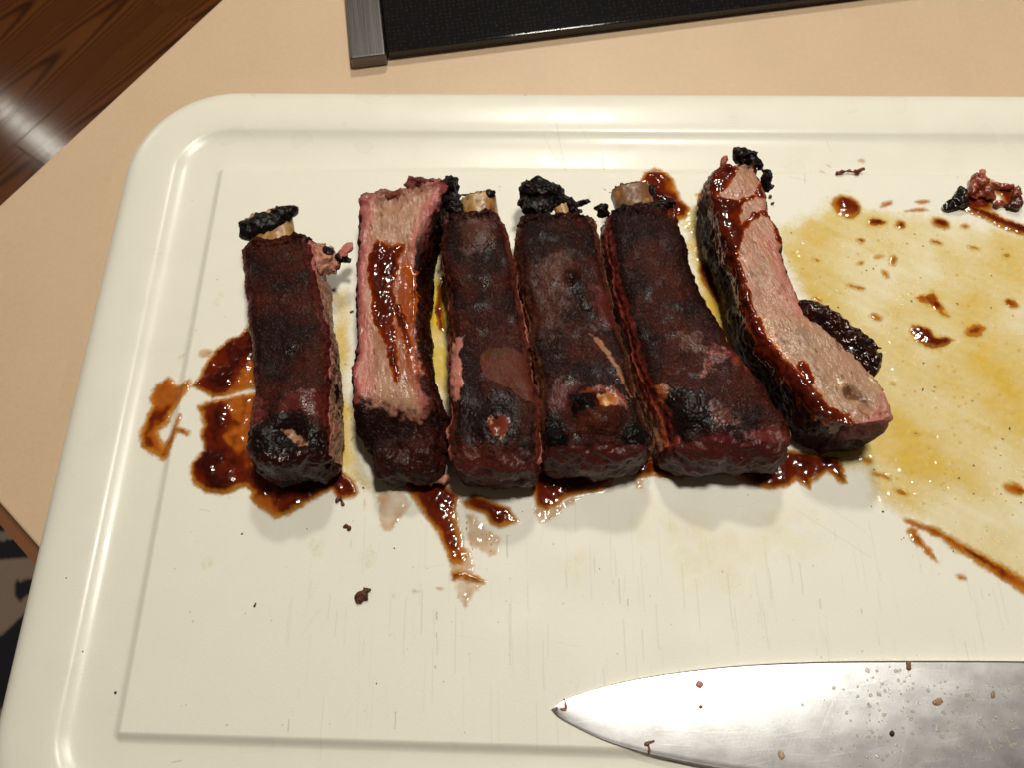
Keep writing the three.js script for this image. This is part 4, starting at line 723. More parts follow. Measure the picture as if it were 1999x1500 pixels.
// a puddle: a heaped skin over the board, edges dipping under its surface
function puddle(name, label, category, group, fn, o = {}) {
  const cell = o.cell ?? 0.0005, T = o.T ?? 0.0014, [x0, x1, z0, z1] = fn.box, pad = 0.003, nx = Math.ceil((x1 - x0 + 2 * pad) / cell) + 1, nz = Math.ceil((z1 - z0 + 2 * pad) / cell) + 1, jag = o.jag ?? 0.0012;
  const D = new Float32Array(nx * nz), keep = new Int32Array(nx * nz).fill(-1), pos = [], col = [], idx = [];
  for (let j = 0; j < nz; j++) for (let i = 0; i < nx; i++) { const x = x0 - pad + i * cell, z = z0 - pad + j * cell; D[j * nx + i] = fn(x, z) + (o.colour ? 0 : HALO) + jag * (fbm(x * 160, 3, z * 160, 2) + 0.5 * noise(x * 600, 1, z * 600)); }
  const vert = (i, j) => {
    const k = j * nx + i; if (keep[k] >= 0) return keep[k];
    const x = x0 - pad + i * cell, z = z0 - pad + j * cell, dh = D[k], d = o.colour ? dh : dh - HALO;
    const big = fbm(x * 75 + 5, 2, z * 75, 2), fine = noise(x * 330, 6, z * 330), lump = clamp(0.62 + 0.9 * big + (o.ripple ?? 0.16) * fine + (o.ripple2 ?? 0.045) * noise(x * 900, 3, z * 900), 0.12, 1.9), body = d > 0 ? 1 - Math.exp(-d / (o.soft ?? 0.0014)) : 0;
    pos.push(x, boardY(x, z) + (dh > 0 ? 0.00003 + 0.00004 * smooth(0, HALO, dh) + T * body * lump : Math.max(-0.0006, dh * 0.6)), z);
    const r = o.colour ? o.colour(x, z, d, body, lump) : sauceTone(x, z, body, lump, (o.thin ?? 0) + (o.amber ? 0.62 * smooth(-0.004, 0.004, o.amber(x, z) + 0.004 * fbm(x * 140, 3, z * 140, 2)) : 0), o.edge ?? 0.0006, d);
    col.push(...r);
    return (keep[k] = pos.length / 3 - 1);
  };
  for (let j = 0; j + 1 < nz; j++) for (let i = 0; i + 1 < nx; i++) { if (Math.max(D[j * nx + i], D[j * nx + i + 1], D[(j + 1) * nx + i], D[(j + 1) * nx + i + 1]) < 0) continue; const a = vert(i, j), b = vert(i + 1, j), c = vert(i, j + 1), d = vert(i + 1, j + 1); idx.push(a, c, b, b, c, d); }
  const g = new THREE.BufferGeometry();
  g.setAttribute('position', new THREE.Float32BufferAttribute(pos, 3)); g.setAttribute('color', new THREE.Float32BufferAttribute(col, 4)); g.setIndex(idx); g.computeVertexNormals();
  return tag(meshOf(name, g, o.mat ?? filmMat), label, category, group, o.kind);
}
function sauceTone(x, z, body, lump, thin, edge, d) {
  const n = fbm(x * 55 + 11, 4, z * 55, 3), deep = clamp(body * (0.25 + 0.75 * lump) - thin + 0.5 * n), c = deep < 0.45 ? mix3(C(166, 86, 18), COL.sauce, smooth(0, 0.45, deep)) : mix3(COL.sauce, COL.sauceDark, smooth(0.45, 1, deep));
  const rimC = smooth(0.0026, 0.0, d + 0.0016 * n), out = smooth(-HALO, 0.0004, d);
  return [...mix3(c, C(204, 138, 34), 0.75 * rimC), out * mix(0.45, clamp(0.92 + 0.4 * deep), smooth(-0.0004, 0.0016, d))];
}
const SP = 'sauce puddle', G1 = 'dark sauce puddles around the ribs';
puddle('sauce_puddle', 'large dark red sauce smear reaching out from under the end rib', SP, G1, union(
  poly([[500, 620], [486, 634], [470, 655], [444, 664], [420, 685], [403, 703], [393, 731], [375, 754], [393, 764], [416, 777], [439, 774], [470, 765], [520, 755]]),
  poly([[520, 765], [439, 778], [403, 785], [386, 795], [393, 813], [398, 833], [393, 853], [398, 879], [377, 904], [371, 925], [377, 945], [400, 963], [434, 967], [459, 960], [480, 952], [495, 961], [490, 973], [505, 994], [538, 1012], [561, 1008], [582, 994], [620, 973], [648, 958], [663, 978], [689, 973], [701, 963], [694, 943], [671, 920], [600, 900], [540, 860]])), { T: 0.0019, ripple: 0.28, amber: union(poly([[452, 722], [500, 700], [500, 760], [440, 772]]), poly([[425, 782], [500, 770], [500, 925], [470, 900], [446, 880], [436, 850], [462, 826], [440, 800]]), poly([[488, 960], [520, 970], [560, 985], [545, 1020], [505, 1005]])) });
puddle('sauce_puddle', 'separate hook-shaped amber sauce smear lying across the drip channel edge', SP, G1, union(
  poly([[324, 733], [301, 746], [288, 774], [293, 790], [281, 813], [269, 846], [273, 869], [293, 884], [311, 894], [322, 878], [312, 860], [306, 840], [326, 823], [334, 800], [357, 777], [375, 749], [370, 741], [349, 749], [339, 746]]),
  line([[316, 884], [330, 862], [340, 838], [352, 812]], 0.0032, 0.0007), line([[345, 838], [366, 846]], 0.001, 0.0012)), { T: 0.0014, thin: 0.2, ripple: 0.25, amber: union(poly([[305, 745], [370, 740], [350, 785], [310, 790]]), poly([[300, 830], [330, 850], [318, 880], [300, 880]])) });
puddle('sauce_puddle', 'long amber sauce drip tapering to a point below the ribs', SP, G1, union(
  poly([[740, 925], [760, 939], [790, 954], [808, 978], [832, 1011], [856, 1044], [871, 1080], [880, 1104], [905, 1100], [913, 1088], [900, 1044], [889, 999], [895, 969], [860, 940], [820, 900]]), poly([[882, 1118], [900, 1114], [930, 1124], [946, 1137], [925, 1138], [900, 1132], [883, 1134]])), { T: 0.0012, thin: 0.30, ripple: 0.3 });
const paleFilm = (a, r, g, b) => (x, z, d) => [...mul3(C(r, g, b), 1 + 0.15 * noise(x * 300, 2, z * 300)), a * smooth(-0.0003, 0.0022, d) * clamp(0.75 + 0.9 * fbm(x * 110, 5, z * 110, 2))];
for (const [label, f] of [
  ['thin tan juice film around the point of the long drip', poly([[870, 1080], [880, 1116], [883, 1137], [895, 1170], [907, 1191], [922, 1176], [946, 1137], [928, 1122], [928, 1092], [916, 1070]])],
  ['glistening tan juice film between the long drip and the leaf-shaped blob', poly([[905, 995], [912, 1068], [958, 1089], [976, 1080], [982, 1050], [955, 1032], [934, 1008]])],
  ['pale tan juice film below the rib with the pink cut face', poly([[735, 960], [740, 1040], [762, 1042], [790, 1010], [812, 985], [780, 955]])],
  ['glistening juice film at the lip of the pool under the charred rib', poly([[1036, 990], [1050, 1025], [1075, 1022], [1105, 995], [1140, 972], [1100, 970], [1060, 985]])],
  ['small glistening juice film between two dark sauce pools', poly([[1230, 925], [1236, 960], [1262, 965], [1258, 930]])],
]) puddle('juice_film', label, 'juice film', 'juice films below the ribs', f, { T: 0.00035, ripple: 1.0, jag: 0.002, mat: greaseMat, colour: paleFilm(0.5, 205, 150, 88) });
puddle('sauce_puddle', 'dark leaf-shaped sauce blob just below the narrow rib', SP, G1, poly([[901, 981], [925, 966], [955, 976], [994, 993], [1012, 1020], [988, 1029], [973, 1033], [958, 1023], [946, 1005], [910, 993]]), { T: 0.0024, soft: 0.002, jag: 0.0006 });
puddle('sauce_puddle', 'dark sauce pool spreading from under the broad charred rib', SP, G1, poly([[1040, 930], [1040, 966], [1048, 990], [1066, 999], [1090, 987], [1108, 972], [1135, 966], [1174, 960], [1192, 948], [1204, 915], [1120, 890]]), { T: 0.0024, soft: 0.0025, jag: 0.0006 });
puddle('sauce_puddle', 'ragged dark sauce rim along the end of the wide flaring rib', SP, G1, union(poly([[1225, 890], [1230, 926], [1249, 935], [1274, 931], [1310, 934], [1330, 937], [1352, 928], [1400, 910], [1380, 890]]),
  poly([[1390, 895], [1410, 916], [1446, 937], [1474, 951], [1508, 958], [1542, 949], [1552, 938], [1581, 956], [1584, 944], [1600, 932], [1614, 924], [1642, 946], [1652, 944], [1645, 918], [1640, 895], [1540, 880]])), { T: 0.0016, thin: 0.05 });
puddle('sauce_puddle', 'red sauce heap behind the tan bone stub of the wide rib', SP, G1, poly([[1225, 378], [1251, 348], [1263, 329], [1280, 321], [1292, 326], [1302, 339], [1314, 349], [1318, 368], [1326, 376], [1328, 390], [1347, 406], [1342, 426], [1328, 428], [1320, 440], [1290, 420], [1240, 410]]), { T: 0.0042, soft: 0.004, thin: 0.0, jag: 0.001 });
// grease film: the yellow fat that ran off the meat
const rich = [[1590, 465, 0.014], [1560, 560, 0.012], [1625, 640, 0.014], [1900, 600, 0.022], [1760, 720, 0.018], [1690, 860, 0.020], [1800, 880, 0.020], [1950, 770, 0.024], [1960, 480, 0.012], [860, 620, 0.03], [1370, 560, 0.04], [680, 760, 0.05]].map(([a, b, r]) => [...XZ(a, b), r]);
const greaseTone = (a0) => (x, z, d) => {
  const big = fbm(x * 38 + 2, 9, z * 38, 4), fine = noise(x * 420, 2, z * 420), wipe = noise((x * 0.86 + z * 0.5) * 16, 4, (z * 0.86 - x * 0.5) * 300);
  let k = 0; for (const [rx, rz, r] of rich) { const q2 = ((x - rx) ** 2 + (z - rz) ** 2) / (r * r); if (q2 < 6) k += Math.exp(-q2); }
  const y = clamp(0.28 + 0.4 * Math.min(1, k) + 0.8 * big + 0.13 * wipe + 0.08 * fine);
  return [...mul3(mix3(C(240, 218, 128), C(224, 184, 58), y), 1 + 0.05 * fine), a0 * smooth(-0.0005, 0.010, d + 0.005 * big) * clamp(0.28 + 0.72 * y, 0.14, 1)];
};
puddle('grease_film', 'broad yellow grease film streaked over the board beside the ribs', 'grease film', null, poly([[1480, 420], [1540, 425], [1590, 402], [1612, 378], [1650, 366], [1690, 392], [1760, 410], [1840, 402], [1900, 418], [1999, 440], [2060, 460], [2060, 1190], [1999, 1158], [1900, 1105], [1800, 1035], [1690, 985], [1672, 940], [1600, 915], [1580, 850], [1640, 700], [1540, 560]]), { T: 0.00030, ripple: 1.35, ripple2: 0.15, cell: 0.0005, soft: 0.003, jag: 0.004, mat: greaseMat, colour: greaseTone(0.76) });
for (const [label, f] of [
  ['yellow grease beside the rib with the torn flap', poly([[640, 560], [690, 555], [705, 900], [740, 950], [790, 985], [740, 990], [700, 960], [640, 920]])],
  ['yellow grease between the sauce-pooled rib and the narrow rib', poly([[820, 470], [850, 460], [895, 480], [905, 800], [870, 840], [800, 700]])],
  ['yellow grease between the wide rib and the pale cut rib', poly([[1318, 420], [1362, 372], [1392, 356], [1420, 470], [1470, 700], [1540, 800], [1500, 860], [1400, 700], [1345, 560]])],
]) puddle('grease_film', label, 'grease film', 'grease in the gaps between ribs', f, { T: 0.00035, ripple: 1.0, soft: 0.003, jag: 0.003, mat: greaseMat, colour: greaseTone(0.9) });
for (const [label, f, o] of [
  ['dark sauce pool between the wide rib and the pink cut rib', union(poly([[1360, 380], [1374, 366], [1392, 372], [1400, 440], [1386, 436], [1372, 410]]), poly([[1366, 508], [1389, 502], [1420, 540], [1450, 620], [1440, 640], [1412, 600], [1389, 580], [1372, 556], [1360, 530]])), { T: 0.0014, thin: 0.1 }],
  ['narrow sauce strip along the flank of the narrow rib', line([[862, 640], [856, 600], [860, 560], [868, 540]], 0.0025, 0.002), { T: 0.0012, thin: 0.1 }],
  ['round dark sauce drop at the corner of the grease film', poly([[1621, 398], [1628, 386], [1640, 380], [1660, 384], [1674, 393], [1681, 405], [1678, 418], [1664, 428], [1648, 426], [1634, 418]]), { T: 0.0042, soft: 0.0035, jag: 0.0003, ripple: 0.02 }],
  ['thick sauce lump with a tail inside the yellow grease', poly([[1774, 645], [1780, 634], [1794, 633], [1812, 640], [1824, 654], [1845, 657], [1862, 664], [1850, 672], [1830, 682], [1806, 677], [1788, 668]]), { T: 0.0026, soft: 0.0025 }],
  ['triangular brown sauce scrape inside the yellow grease', poly([[1822, 566], [1834, 585], [1845, 605], [1853, 620], [1835, 615], [1815, 598], [1785, 580], [1802, 575]]), { T: 0.0009, thin: 0.38, ripple: 0.4, jag: 0.002 }],
  ['long brown wiped sauce streak at the edge of the grease', line([[1768, 1017], [1800, 1030], [1827, 1040], [1883, 1074], [1942, 1109], [2010, 1152]], 0.0008, 0.0036), { T: 0.0005, thin: 0.42, ripple: 0.4, jag: 0.0014 }],
  ['short brown wiped sauce streak beside the long one', line([[1778, 1040], [1800, 1066], [1830, 1098]], 0.0024, 0.0008), { T: 0.0005, thin: 0.45, ripple: 0.4, jag: 0.0018 }],
  ['sauce streak trailing away from the pile of meat scraps', line([[1890, 405], [1925, 420], [1960, 436], [2010, 455]], 0.0030, 0.0036), { T: 0.0015, thin: 0.1 }],
  ['amber sauce patch around the pile of meat scraps', poly([[1850, 405], [1880, 385], [1905, 350], [1935, 352], [1960, 362], [1980, 372], [1984, 392], [1960, 404], [1950, 382], [1938, 376], [1935, 410], [1905, 415]]), { T: 0.0013, thin: 0.2 }],
]) puddle('sauce_puddle', label, SP, G1, f, o);
// flecks of sauce in the grease
const FL = 'small brown sauce fleck stuck in the yellow grease film', flecks = [[1710, 434, 42, 24, 0.1], [1757, 438, 26, 24, 0], [1729, 399, 30, 12, 0.4], [1836, 436, 42, 30, -0.6], [1883, 442, 18, 12, 0], [1827, 473, 26, 12, -0.3], [1964, 499, 16, 12, 0], [1680, 470, 18, 14, 0], [1715, 501, 22, 9, 0.3], [1743, 508, 14, 28, -0.4], [1728, 536, 12, 22, 0.4], [1592, 508, 20, 8, -0.3], [1670, 560, 38, 9, -0.25], [1680, 513, 14, 8, 0.4], [1904, 645, 52, 30, 0.3], [1973, 592, 34, 20, -0.5], [1710, 620, 28, 16, -0.4], [1595, 585, 24, 8, -0.4], [1980, 957, 44, 26, -0.3], [1758, 962, 30, 12, -0.4], [1876, 1128, 18, 8, -0.3], [1900, 484, 26, 8, -0.3], [1787, 848, 14, 10, 0], [1800, 394, 30, 8, 0.1], [1788, 410, 44, 6, 0.1], [1742, 750, 10, 8, 0], [1690, 900, 24, 12, -0.3], [1720, 930, 40, 10, -0.35]];
flecks.forEach(([px, py, w, h, a], q) => {
  const [cx, cz] = XZ(px, py), m = 0.000232, cs = Math.cos(a), sn = Math.sin(a), pts = [];
  for (let i = 0; i < 14; i++) { const t = (i / 14) * 6.2832, r = 1 + 0.35 * noise(q * 3.7 + Math.cos(t) * 1.2, Math.sin(t) * 1.2, q), ex = Math.cos(t) * w / 2 * r * m, ez = Math.sin(t) * h / 2 * r * m; pts.push([cx + ex * cs + ez * sn, cz - ex * sn + ez * cs]); }
  puddle('sauce_fleck', FL, 'sauce fleck', 'sauce flecks in the grease', sdPoly(pts), { T: 0.0009, thin: q < 8 || q === 9 || q === 10 ? 0.15 : 0.42, jag: 0.0008, soft: 0.001, cell: 0.0004 });
});
const AM = 'faint amber juice spot drying on the bare board', amber = [[1607, 330, 14, 22, 0.3], [1622, 318, 20, 10, -0.6], [1684, 307, 24, 20, 0], [768, 1165, 9, 13, 0.3], [812, 1155, 20, 12, 0], [860, 1150, 22, 12, 0], [383, 645, 8, 10, 0], [1365, 382, 10, 14, 0], [975, 365, 8, 10, 0], [1150, 385, 8, 30, 0], [352, 690, 26, 12, 0.5], [404, 690, 34, 30, 0], [712, 985, 8, 30, 0.1], [770, 1020, 8, 42, -0.4]];
amber.forEach(([px, py, w, h, a], q) => {
  const [cx, cz] = XZ(px, py), m = 0.00023, cs = Math.cos(a), sn = Math.sin(a), pts = [];
  for (let i = 0; i < 12; i++) { const t = (i / 12) * 6.2832, r = 1 + 0.4 * noise(q * 2.3 + Math.cos(t), Math.sin(t), q + 40), ex = Math.cos(t) * w / 2 * r * m, ez = Math.sin(t) * h / 2 * r * m; pts.push([cx + ex * cs + ez * sn, cz - ex * sn + ez * cs]); }
  puddle('juice_spot', AM, 'juice spot', 'juice spots on the bare board', sdPoly(pts), { T: 0.0005, jag: 0.0006, soft: 0.001, cell: 0.0004, mat: greaseMat, colour: paleFilm(0.62, 200, 136, 60) });
});
// countless beads of fat on the film
{
  const dome = new THREE.SphereGeometry(1, 10, 6, 0, 6.2832, 0, Math.PI / 2), N = 380, im = new THREE.InstancedMesh(dome, phys({ color: new THREE.Color().setRGB(0.62, 0.42, 0.12), roughness: 0.16, transparent: true, opacity: 0.7 }), N), m4 = new THREE.Matrix4();
  const areas = [poly([[1540, 440], [1700, 440], [1999, 470], [1999, 1100], [1720, 960], [1680, 900], [1745, 800], [1640, 640], [1560, 560]]), poly([[830, 520], [870, 520], [872, 760], [850, 720]]), poly([[1335, 440], [1385, 430], [1420, 620], [1390, 600], [1360, 520]]), poly([[672, 600], [690, 600], [690, 900], [700, 950], [676, 900]]), poly([[1040, 1000], [1100, 985], [1110, 990], [1060, 1025]]), poly([[905, 1010], [960, 1040], [975, 1080], [920, 1075]])];
  let k = 0, guard = 0;
  while (k < N && guard++ < 90000) {
    const q = rnd() < 0.62 ? 0 : 1 + Math.floor(rnd() * 5), [x0, x1, z0, z1] = areas[q].box, x = mix(x0, x1, rnd()), z = mix(z0, z1, rnd());
    if (areas[q](x, z) < 0) continue;
    const r = (0.00022 + 0.0005 * rnd() ** 3) * (q ? 1.1 : 1);
    m4.makeScale(r * (0.8 + 0.6 * rnd()), r * (0.12 + 0.12 * rnd()), r).setPosition(x, PT + 0.00012, z); im.setMatrixAt(k++, m4);
  }
  im.count = k; im.name = 'fat_beads'; add(im); tag(im, 'countless tiny beads of fat glinting on the grease', 'fat beads', null, 'stuff');
}
/* meat scraps and crumbs */
function scrap(name, label, list, colour, group, rough = 0.8, gloss = 0.25) { const m = meshOf(name, crustGeo(list, colour, rough, 0.00035), phys({ vertexColors: true, roughness: gloss })); return tag(m, label, name.replace('_', ' '), group); }
const saucy = (x, y, z) => mix3(COL.sauce, mix3(COL.amber, COL.pink, 0.3), clamp(0.35 + 1.2 * fbm(x * 200, y * 200, z * 200, 2)));
scrap('burnt_scrap', 'black burnt scraps at the edge of the meat scrap pile', [[1878, 372, 0.004, 0.0024, 0.0022, 0.0022], [1872, 393, 0.003, 0.0050, 0.0030, 0.0036], [1853, 402, 0.002, 0.0040, 0.0016, 0.0022, 0.4]], burntTone);
scrap('meat_scrap', 'saucy red meat scrap heap on the far edge of the board', [[1915, 358, 0.004, 0.0042, 0.0042, 0.0040], [1928, 376, 0.003, 0.0030, 0.0030, 0.0050, 0.3], [1908, 345, 0.005, 0.0030, 0.0026, 0.0022, 0.3], [1900, 372, 0.003, 0.0030, 0.0026, 0.0050]], saucy);
scrap('meat_scrap', 'pink meat sliver on top of the scrap heap', [[1917, 338, 0.006, 0.0030, 0.0012, 0.0016, 0.2]], tone(COL.pink));
scrap('meat_scrap', 'ring of saucy fat beside the scrap heap', [[1945, 362, 0.002, 0.0030, 0.0016, 0.0016, -0.2], [1966, 366, 0.002, 0.0034, 0.0022, 0.0020, -0.3], [1984, 372, 0.002, 0.0024, 0.0020, 0.0030], [1950, 398, 0.002, 0.0030, 0.0014, 0.0016, 0.3]], saucy);
scrap('meat_scrap', 'dark glossy scrap beside the ring of fat', [[1985, 393, 0.003, 0.0030, 0.0026, 0.0044, -0.2], [1972, 400, 0.002, 0.0032, 0.0020, 0.0022, 0.3]], (x, y, z) => mix3(COL.sauceDark, COL.sauce, clamp(0.4 + fbm(x * 200, y * 200, z * 200, 2))));
scrap('meat_shred', 'thin reddish meat shred lying along the channel edge', [[1642, 336, 0.0012, 0.0030, 0.0010, 0.0011, 0.1], [1662, 335, 0.0012, 0.0040, 0.0011, 0.0012, -0.1], [1680, 333, 0.0012, 0.0018, 0.0010, 0.0011, 0.2]], tone(C(104, 38, 24), 0.3));
scrap('meat_crumb', 'largest brown meat crumb on the bare board', [[709, 1164, 0.0010, 0.0030, 0.0016, 0.0026, 0.7], [716, 1154, 0.0010, 0.0016, 0.0012, 0.0016]], (x, y, z) => mul3(mix3(C(92, 40, 22), C(48, 20, 12), clamp(0.5 + fbm(x * 500, y * 500, z * 500, 2))), 1), null, 0.8, 0.5);
const crumbG = [0, 1, 2].map((q) => crustGeo([[1000, 1200 + q * 31, 0.0, 0.0010, 0.0008, 0.0009], [1004 + q, 1203 + q * 31, 0.0, 0.0008, 0.0006, 0.0007]], (x, y, z) => mul3([1, 1, 1], 0.8 + 0.5 * noise(x * 1500, y * 1500, z * 1500)), 0.35, 0.0002)).map((g, q) => { const c = P(1000, 1200 + q * 31, 0); return g.translate(-c.x, -c.y, -c.z); });
const crumbBrown = std({ vertexColors: true, color: new THREE.Color().setRGB(...C(100, 44, 22)), roughness: 0.5 }), crumbBlack = std({ vertexColors: true, color: new THREE.Color().setRGB(...C(56, 42, 24)), roughness: 0.6 });
function crumb(px, py, s, black, label, group) { const m = meshOf(black ? 'black_speck' : 'crumb', crumbG[Math.floor(rnd() * 3)], black ? crumbBlack : crumbBrown), [x, z] = XZ(px, py); m.position.set(x, boardY(x, z) + 0.0004 * s, z); m.scale.setScalar(s); m.rotation.set(rnd() * 6, rnd() * 6, rnd() * 6); tag(m, label, black ? 'speck' : 'crumb', group); }
for (const [x, y, s] of [[677, 1028, 1.15], [682, 1035, 1.0], [668, 985, 1.3], [663, 974, 1.3], [687, 610, 0.9], [1503, 385, 1.1], [1506, 398, 0.8]]) crumb(x, y, s, false, 'small brown meat crumb fallen close beside the ribs', 'brown crumbs beside the ribs');
for (const [x, y, s] of [[497, 1183, 1.0], [473, 1043, 0.65], [220, 1353, 0.85], [160, 1272, 0.4], [735, 1335, 0.45], [133, 1130, 0.35], [600, 1034, 0.5], [480, 1198, 0.3], [709, 953, 0.6], [1170, 1112, 0.3], [1020, 1000, 0.35], [770, 1072, 0.4]]) crumb(x, y, s * 0.75, true, 'tiny black speck of char on the clean part of the board', 'specks on the clean board');
for (const [x, y, s] of [[1803, 709, 1.1], [1801, 761, 0.9], [1825, 757, 0.8], [1823, 765, 0.6], [1858, 837, 0.5], [1956, 858, 0.7], [1900, 911, 0.8], [1953, 965, 0.7], [1759, 1054, 0.5], [1764, 1051, 0.5], [1780, 1087, 0.4], [1992, 982, 0.6], [1722, 1000, 0.8], [1700, 990, 0.5], [1933, 601, 0.9], [1800, 480, 0.8], [1705, 525, 0.7], [1691, 528, 0.6], [1544, 455, 0.8], [1540, 510, 0.8], [1600, 541, 0.6], [1867, 593, 0.9], [1778, 588, 0.9], [1878, 777, 0.7], [1896, 783, 0.6], [1910, 771, 0.8], [1970, 839, 0.9], [1870, 935, 0.8], [1840, 945, 0.7], [1767, 923, 0.8], [1900, 965, 0.7], [1705, 918, 0.9], [1738, 930, 0.6], [1934, 538, 0.9], [1860, 1078, 0.6], [1635, 600, 0.7]]) crumb(x, y, s * 0.5, true, 'tiny dark speck caught in the yellow grease film', 'specks in the grease');

/* ------------------------------------------------------------------ chef's knife */
{
  const t = thing('chef_knife', "chef's knife with wet steel blade lying flat on the board", 'knife'), hK = 0.002;
  const sp = [[1076, 1386], [1100, 1368], [1165, 1345], [1250, 1325], [1350, 1310], [1450, 1300], [1600, 1293], [1800, 1291], [1999, 1292], [2140, 1295]].map(([a, b]) => XZ(a, b, hK)), ed = [[1076, 1387], [1090, 1401], [1125, 1421], [1180, 1447], [1250, 1470], [1330, 1489], [1420, 1506], [1560, 1526], [1780, 1545], [1999, 1553], [2140, 1555]].map(([a, b]) => XZ(a, b, hK));
  const N = 220, M = 48, S = resample(sp, N), E = resample(ed, N), pos = [], uv = [], idx = [];
  for (let j = 0; j < N; j++) for (let i = 0; i <= 2 * M; i++) {
    const top = i <= M, w = top ? i / M : 2 - i / M, k = j / (N - 1), th = mix(0.0007, 0.0024, smooth(0, 0.45, k));
    const x = mix(S[j][0], E[j][0], w), z = mix(S[j][1], E[j][1], w), curve = 1 - 0.16 * w - 0.79 * Math.pow(w, 2.2), bev = smooth(0.94, 1, w);
    pos.push(x, PT + 0.0003 + (top ? th * curve * (1 - bev) + 0.00012 : 0), z); uv.push(x * 4 + 0.03, (z + 0.075) * 8);
  }
  const W = 2 * M + 1; for (let j = 0; j + 1 < N; j++) for (let i = 0; i < W; i++) { const a = j * W + i, b = j * W + (i + 1) % W; idx.push(a, b, a + W, b, b + W, a + W); }
  for (let i = 1; i < W - 1; i++) idx.push(0, i + 1, i, (N - 1) * W, (N - 1) * W + i, (N - 1) * W + i + 1);
  const g = new THREE.BufferGeometry(); g.setAttribute('position', new THREE.Float32BufferAttribute(pos, 3)); g.setAttribute('uv', new THREE.Float32BufferAttribute(uv, 2)); g.setIndex(idx); g.computeVertexNormals();
  { const nn = g.attributes.normal, m = 100 * W + 20; if (nn.getY(m) < 0) { for (let i = 0; i < idx.length; i += 3) [idx[i], idx[i + 1]] = [idx[i + 1], idx[i]]; g.setIndex(idx); g.computeVertexNormals(); } }
  // brushed and scratched steel with dried wipe marks
  const TW = 1024, TH = 512, cv = document.createElement('canvas'); cv.width = TW; cv.height = TH; const c2 = cv.getContext('2d'); c2.fillStyle = 'rgb(128,128,128)'; c2.fillRect(0, 0, TW, TH);
  for (let i = 0; i < 900; i++) { const x = rnd() * TW, y = rnd() * TH, a = rnd() < 0.6 ? -0.25 + 0.3 * rnd() : 1.2 + 0.9 * rnd(), l = 10 + 70 * rnd(); c2.strokeStyle = rnd() < 0.5 ? 'rgb(70,70,70)' : 'rgb(190,190,190)'; c2.globalAlpha = 0.1 + 0.35 * rnd() * rnd(); c2.lineWidth = 0.7 + 0.6 * rnd(); c2.beginPath(); c2.moveTo(x, y); c2.lineTo(x + Math.cos(a) * l, y + Math.sin(a) * l); c2.stroke(); }
  const im = c2.getImageData(0, 0, TW, TH).data, d = new Uint8Array(TW * TH * 4);
  for (let j = 0; j < TH; j++) for (let i = 0; i < TW; i++) { const o = (j * TW + i) * 4, brush = noise(i * 0.8, j * 0.11, 3) * 0.6 + noise(i * 0.35, j * 0.5, 9) * 0.4, smear = fbm(i * 0.02, j * 0.03, 6, 3); d[o] = clamp(im[o] + 26 * brush, 0, 255); d[o + 1] = clamp(255 * (0.34 + 0.07 * smear + 0.03 * brush) + Math.abs(im[o] - 128) * 0.4, 0, 255); d[o + 3] = 255; }
  const dat = finishTex(d, TW, TH, false);
  meshOf('blade', g, phys({ color: new THREE.Color().setRGB(0.80, 0.80, 0.82), metalness: 1, roughness: 1, roughnessMap: dat, bumpMap: dat, bumpScale: 0.00009 }), t);
  const a = S[N - 1], b = E[N - 1], mid = [mix(a[0], b[0], 0.3), mix(a[1], b[1], 0.3)];
  meshOf('bolster', new RoundedBoxGeometry(0.012, 0.014, 0.026, 3, 0.003).translate(mid[0] + 0.007, PT + 0.0075, mid[1]), std({ color: 0x9a9a9c, metalness: 1, roughness: 0.3 }), t);
  meshOf('handle', new RoundedBoxGeometry(0.115, 0.017, 0.026, 4, 0.006).translate(mid[0] + 0.071, PT + 0.0090, mid[1] + 0.002), std({ color: 0x151414, roughness: 0.5 }), t);
  // height of the blade's upper face under a point
  const bladeY = (x, z) => { let best = 0, bd = 1e9; for (let j = 0; j < N; j++) { const ex = E[j][0] - S[j][0], ez = E[j][1] - S[j][1], w = clamp(((x - S[j][0]) * ex + (z - S[j][1]) * ez) / (ex * ex + ez * ez)), q = Math.hypot(x - S[j][0] - ex * w, z - S[j][1] - ez * w); if (q < bd) { bd = q; best = pos[(j * W + Math.round(w * M)) * 3 + 1]; } } return best; };
  const bit = (label, list, col) => { const l = list.map(([px, py, rx, ry, rz, tr]) => { const [x, z] = XZ(px, py, hK); return [px, py, bladeY(x, z) - PT + ry * 0.1, rx, ry, rz, tr]; }); tag(meshOf('food_bit', crustGeo(l, col, 0.25, 0.00025), phys({ vertexColors: true, roughness: 0.55 })), label, 'food bit', 'food bits on the blade'); };
  const amberB = tone(C(124, 84, 44), 0.35);
  bit('amber crumbs stuck at the very tip of the blade', [[1103, 1374, 0.0006, 0.0004, 0.0018, 0.2], [1099, 1386, 0.0010, 0.0004, 0.0007, 0], [1086, 1385, 0.0006, 0.0004, 0.0008, 0]], amberB);
  bit('pink meat fleck on the bright part of the blade', [[1366, 1337, 0.0013, 0.0006, 0.0014, 0.4]], tone(C(176, 112, 98)));
  bit('small tan fleck below the pink one on the blade', [[1367, 1380, 0.0010, 0.0005, 0.0009, 0.4]], amberB);
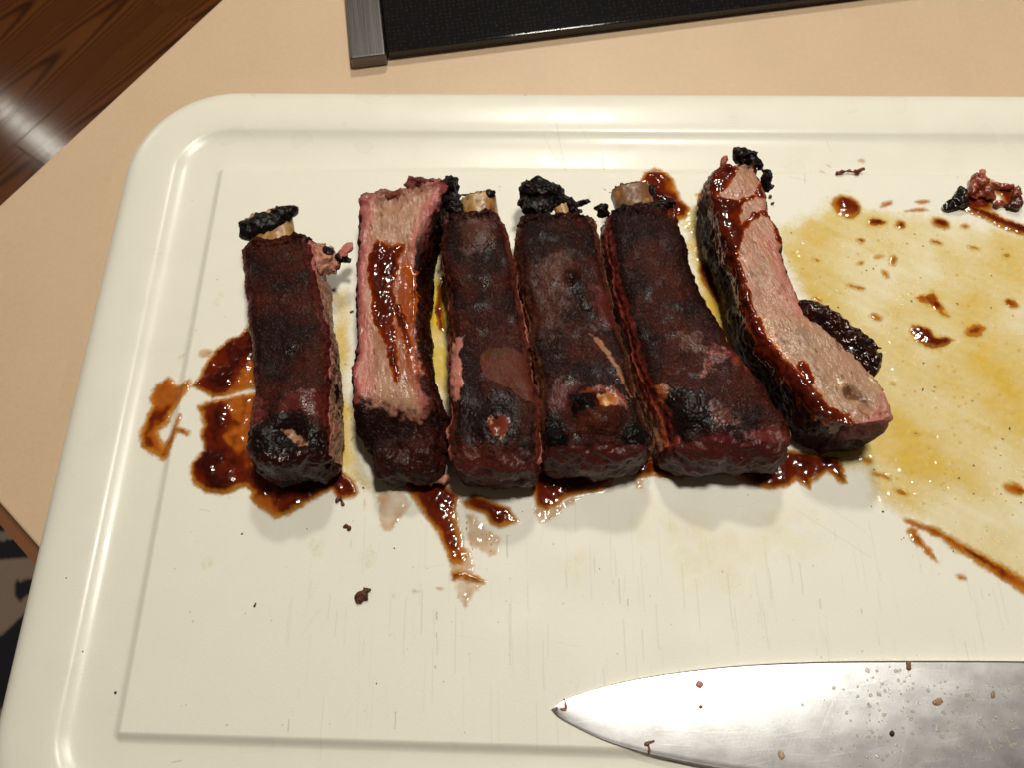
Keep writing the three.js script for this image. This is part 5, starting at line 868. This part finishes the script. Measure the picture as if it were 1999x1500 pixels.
  bit('hooked brown shred at the cutting edge of the blade', [[1262, 1454, 0.0014, 0.0006, 0.0010, 0.2], [1267, 1464, 0.0007, 0.0005, 0.0024, 0], [1271, 1450, 0.0014, 0.0005, 0.0007, 0.5]], tone(C(96, 58, 32), 0.3));
  bit('brown crumb caught on the spine of the blade', [[1772, 1296, 0.0012, 0.0008, 0.0010, 0.2], [1774, 1305, 0.0013, 0.0008, 0.0012, 0.2]], tone(C(124, 84, 48), 0.4));
  bit('flat tan flake among the droplets on the blade', [[1827, 1371, 0.0028, 0.0006, 0.0015, 0.1]], tone(C(150, 108, 72)));
  bit('faint tan flake near the spine of the blade', [[1937, 1357, 0.0009, 0.0005, 0.0020, -0.4]], tone(C(140, 116, 92)));
  bit('pale tan flake low on the blade', [[1525, 1474, 0.0010, 0.0005, 0.0016, 0.4]], tone(C(170, 140, 112)));
  bit('black char crumb among the droplets on the blade', [[1741, 1433, 0.0009, 0.0007, 0.0010, 0]], burntTone);
  const drop = new THREE.SphereGeometry(1, 16, 8, 0, 6.2832, 0, Math.PI / 2), dm = phys({ color: new THREE.Color().setRGB(0.55, 0.5, 0.42), roughness: 0.04, transparent: true, opacity: 0.45, specularIntensity: 1 });
  let k = 0, guard = 0;
  while (k < 290 && guard++ < 5000) {
    const px = k < 45 ? 1690 + rnd() * 90 : 1560 + 435 * Math.sqrt(rnd()), py = k < 45 ? 1300 + rnd() * 90 : 1330 + rnd() * 168, fall = smooth(1520, 1700, px);
    if (k >= 45 && rnd() > 0.25 + 0.75 * fall) continue;
    const [x, z] = XZ(px, py, hK), r = 0.0002 + 0.0007 * rnd() ** 3, m = meshOf('droplet', drop, dm);
    m.position.set(x, bladeY(x, z) - 0.00002, z); m.scale.set(r * (0.8 + 0.7 * rnd()), r * 0.5, r * (0.8 + 0.5 * rnd())); m.rotation.y = rnd() * 3;
    tag(m, 'clear droplet beaded on the steel knife blade', 'droplet', 'droplets on the knife blade'); k++;
  }
}
renderer.render(scene, camera);
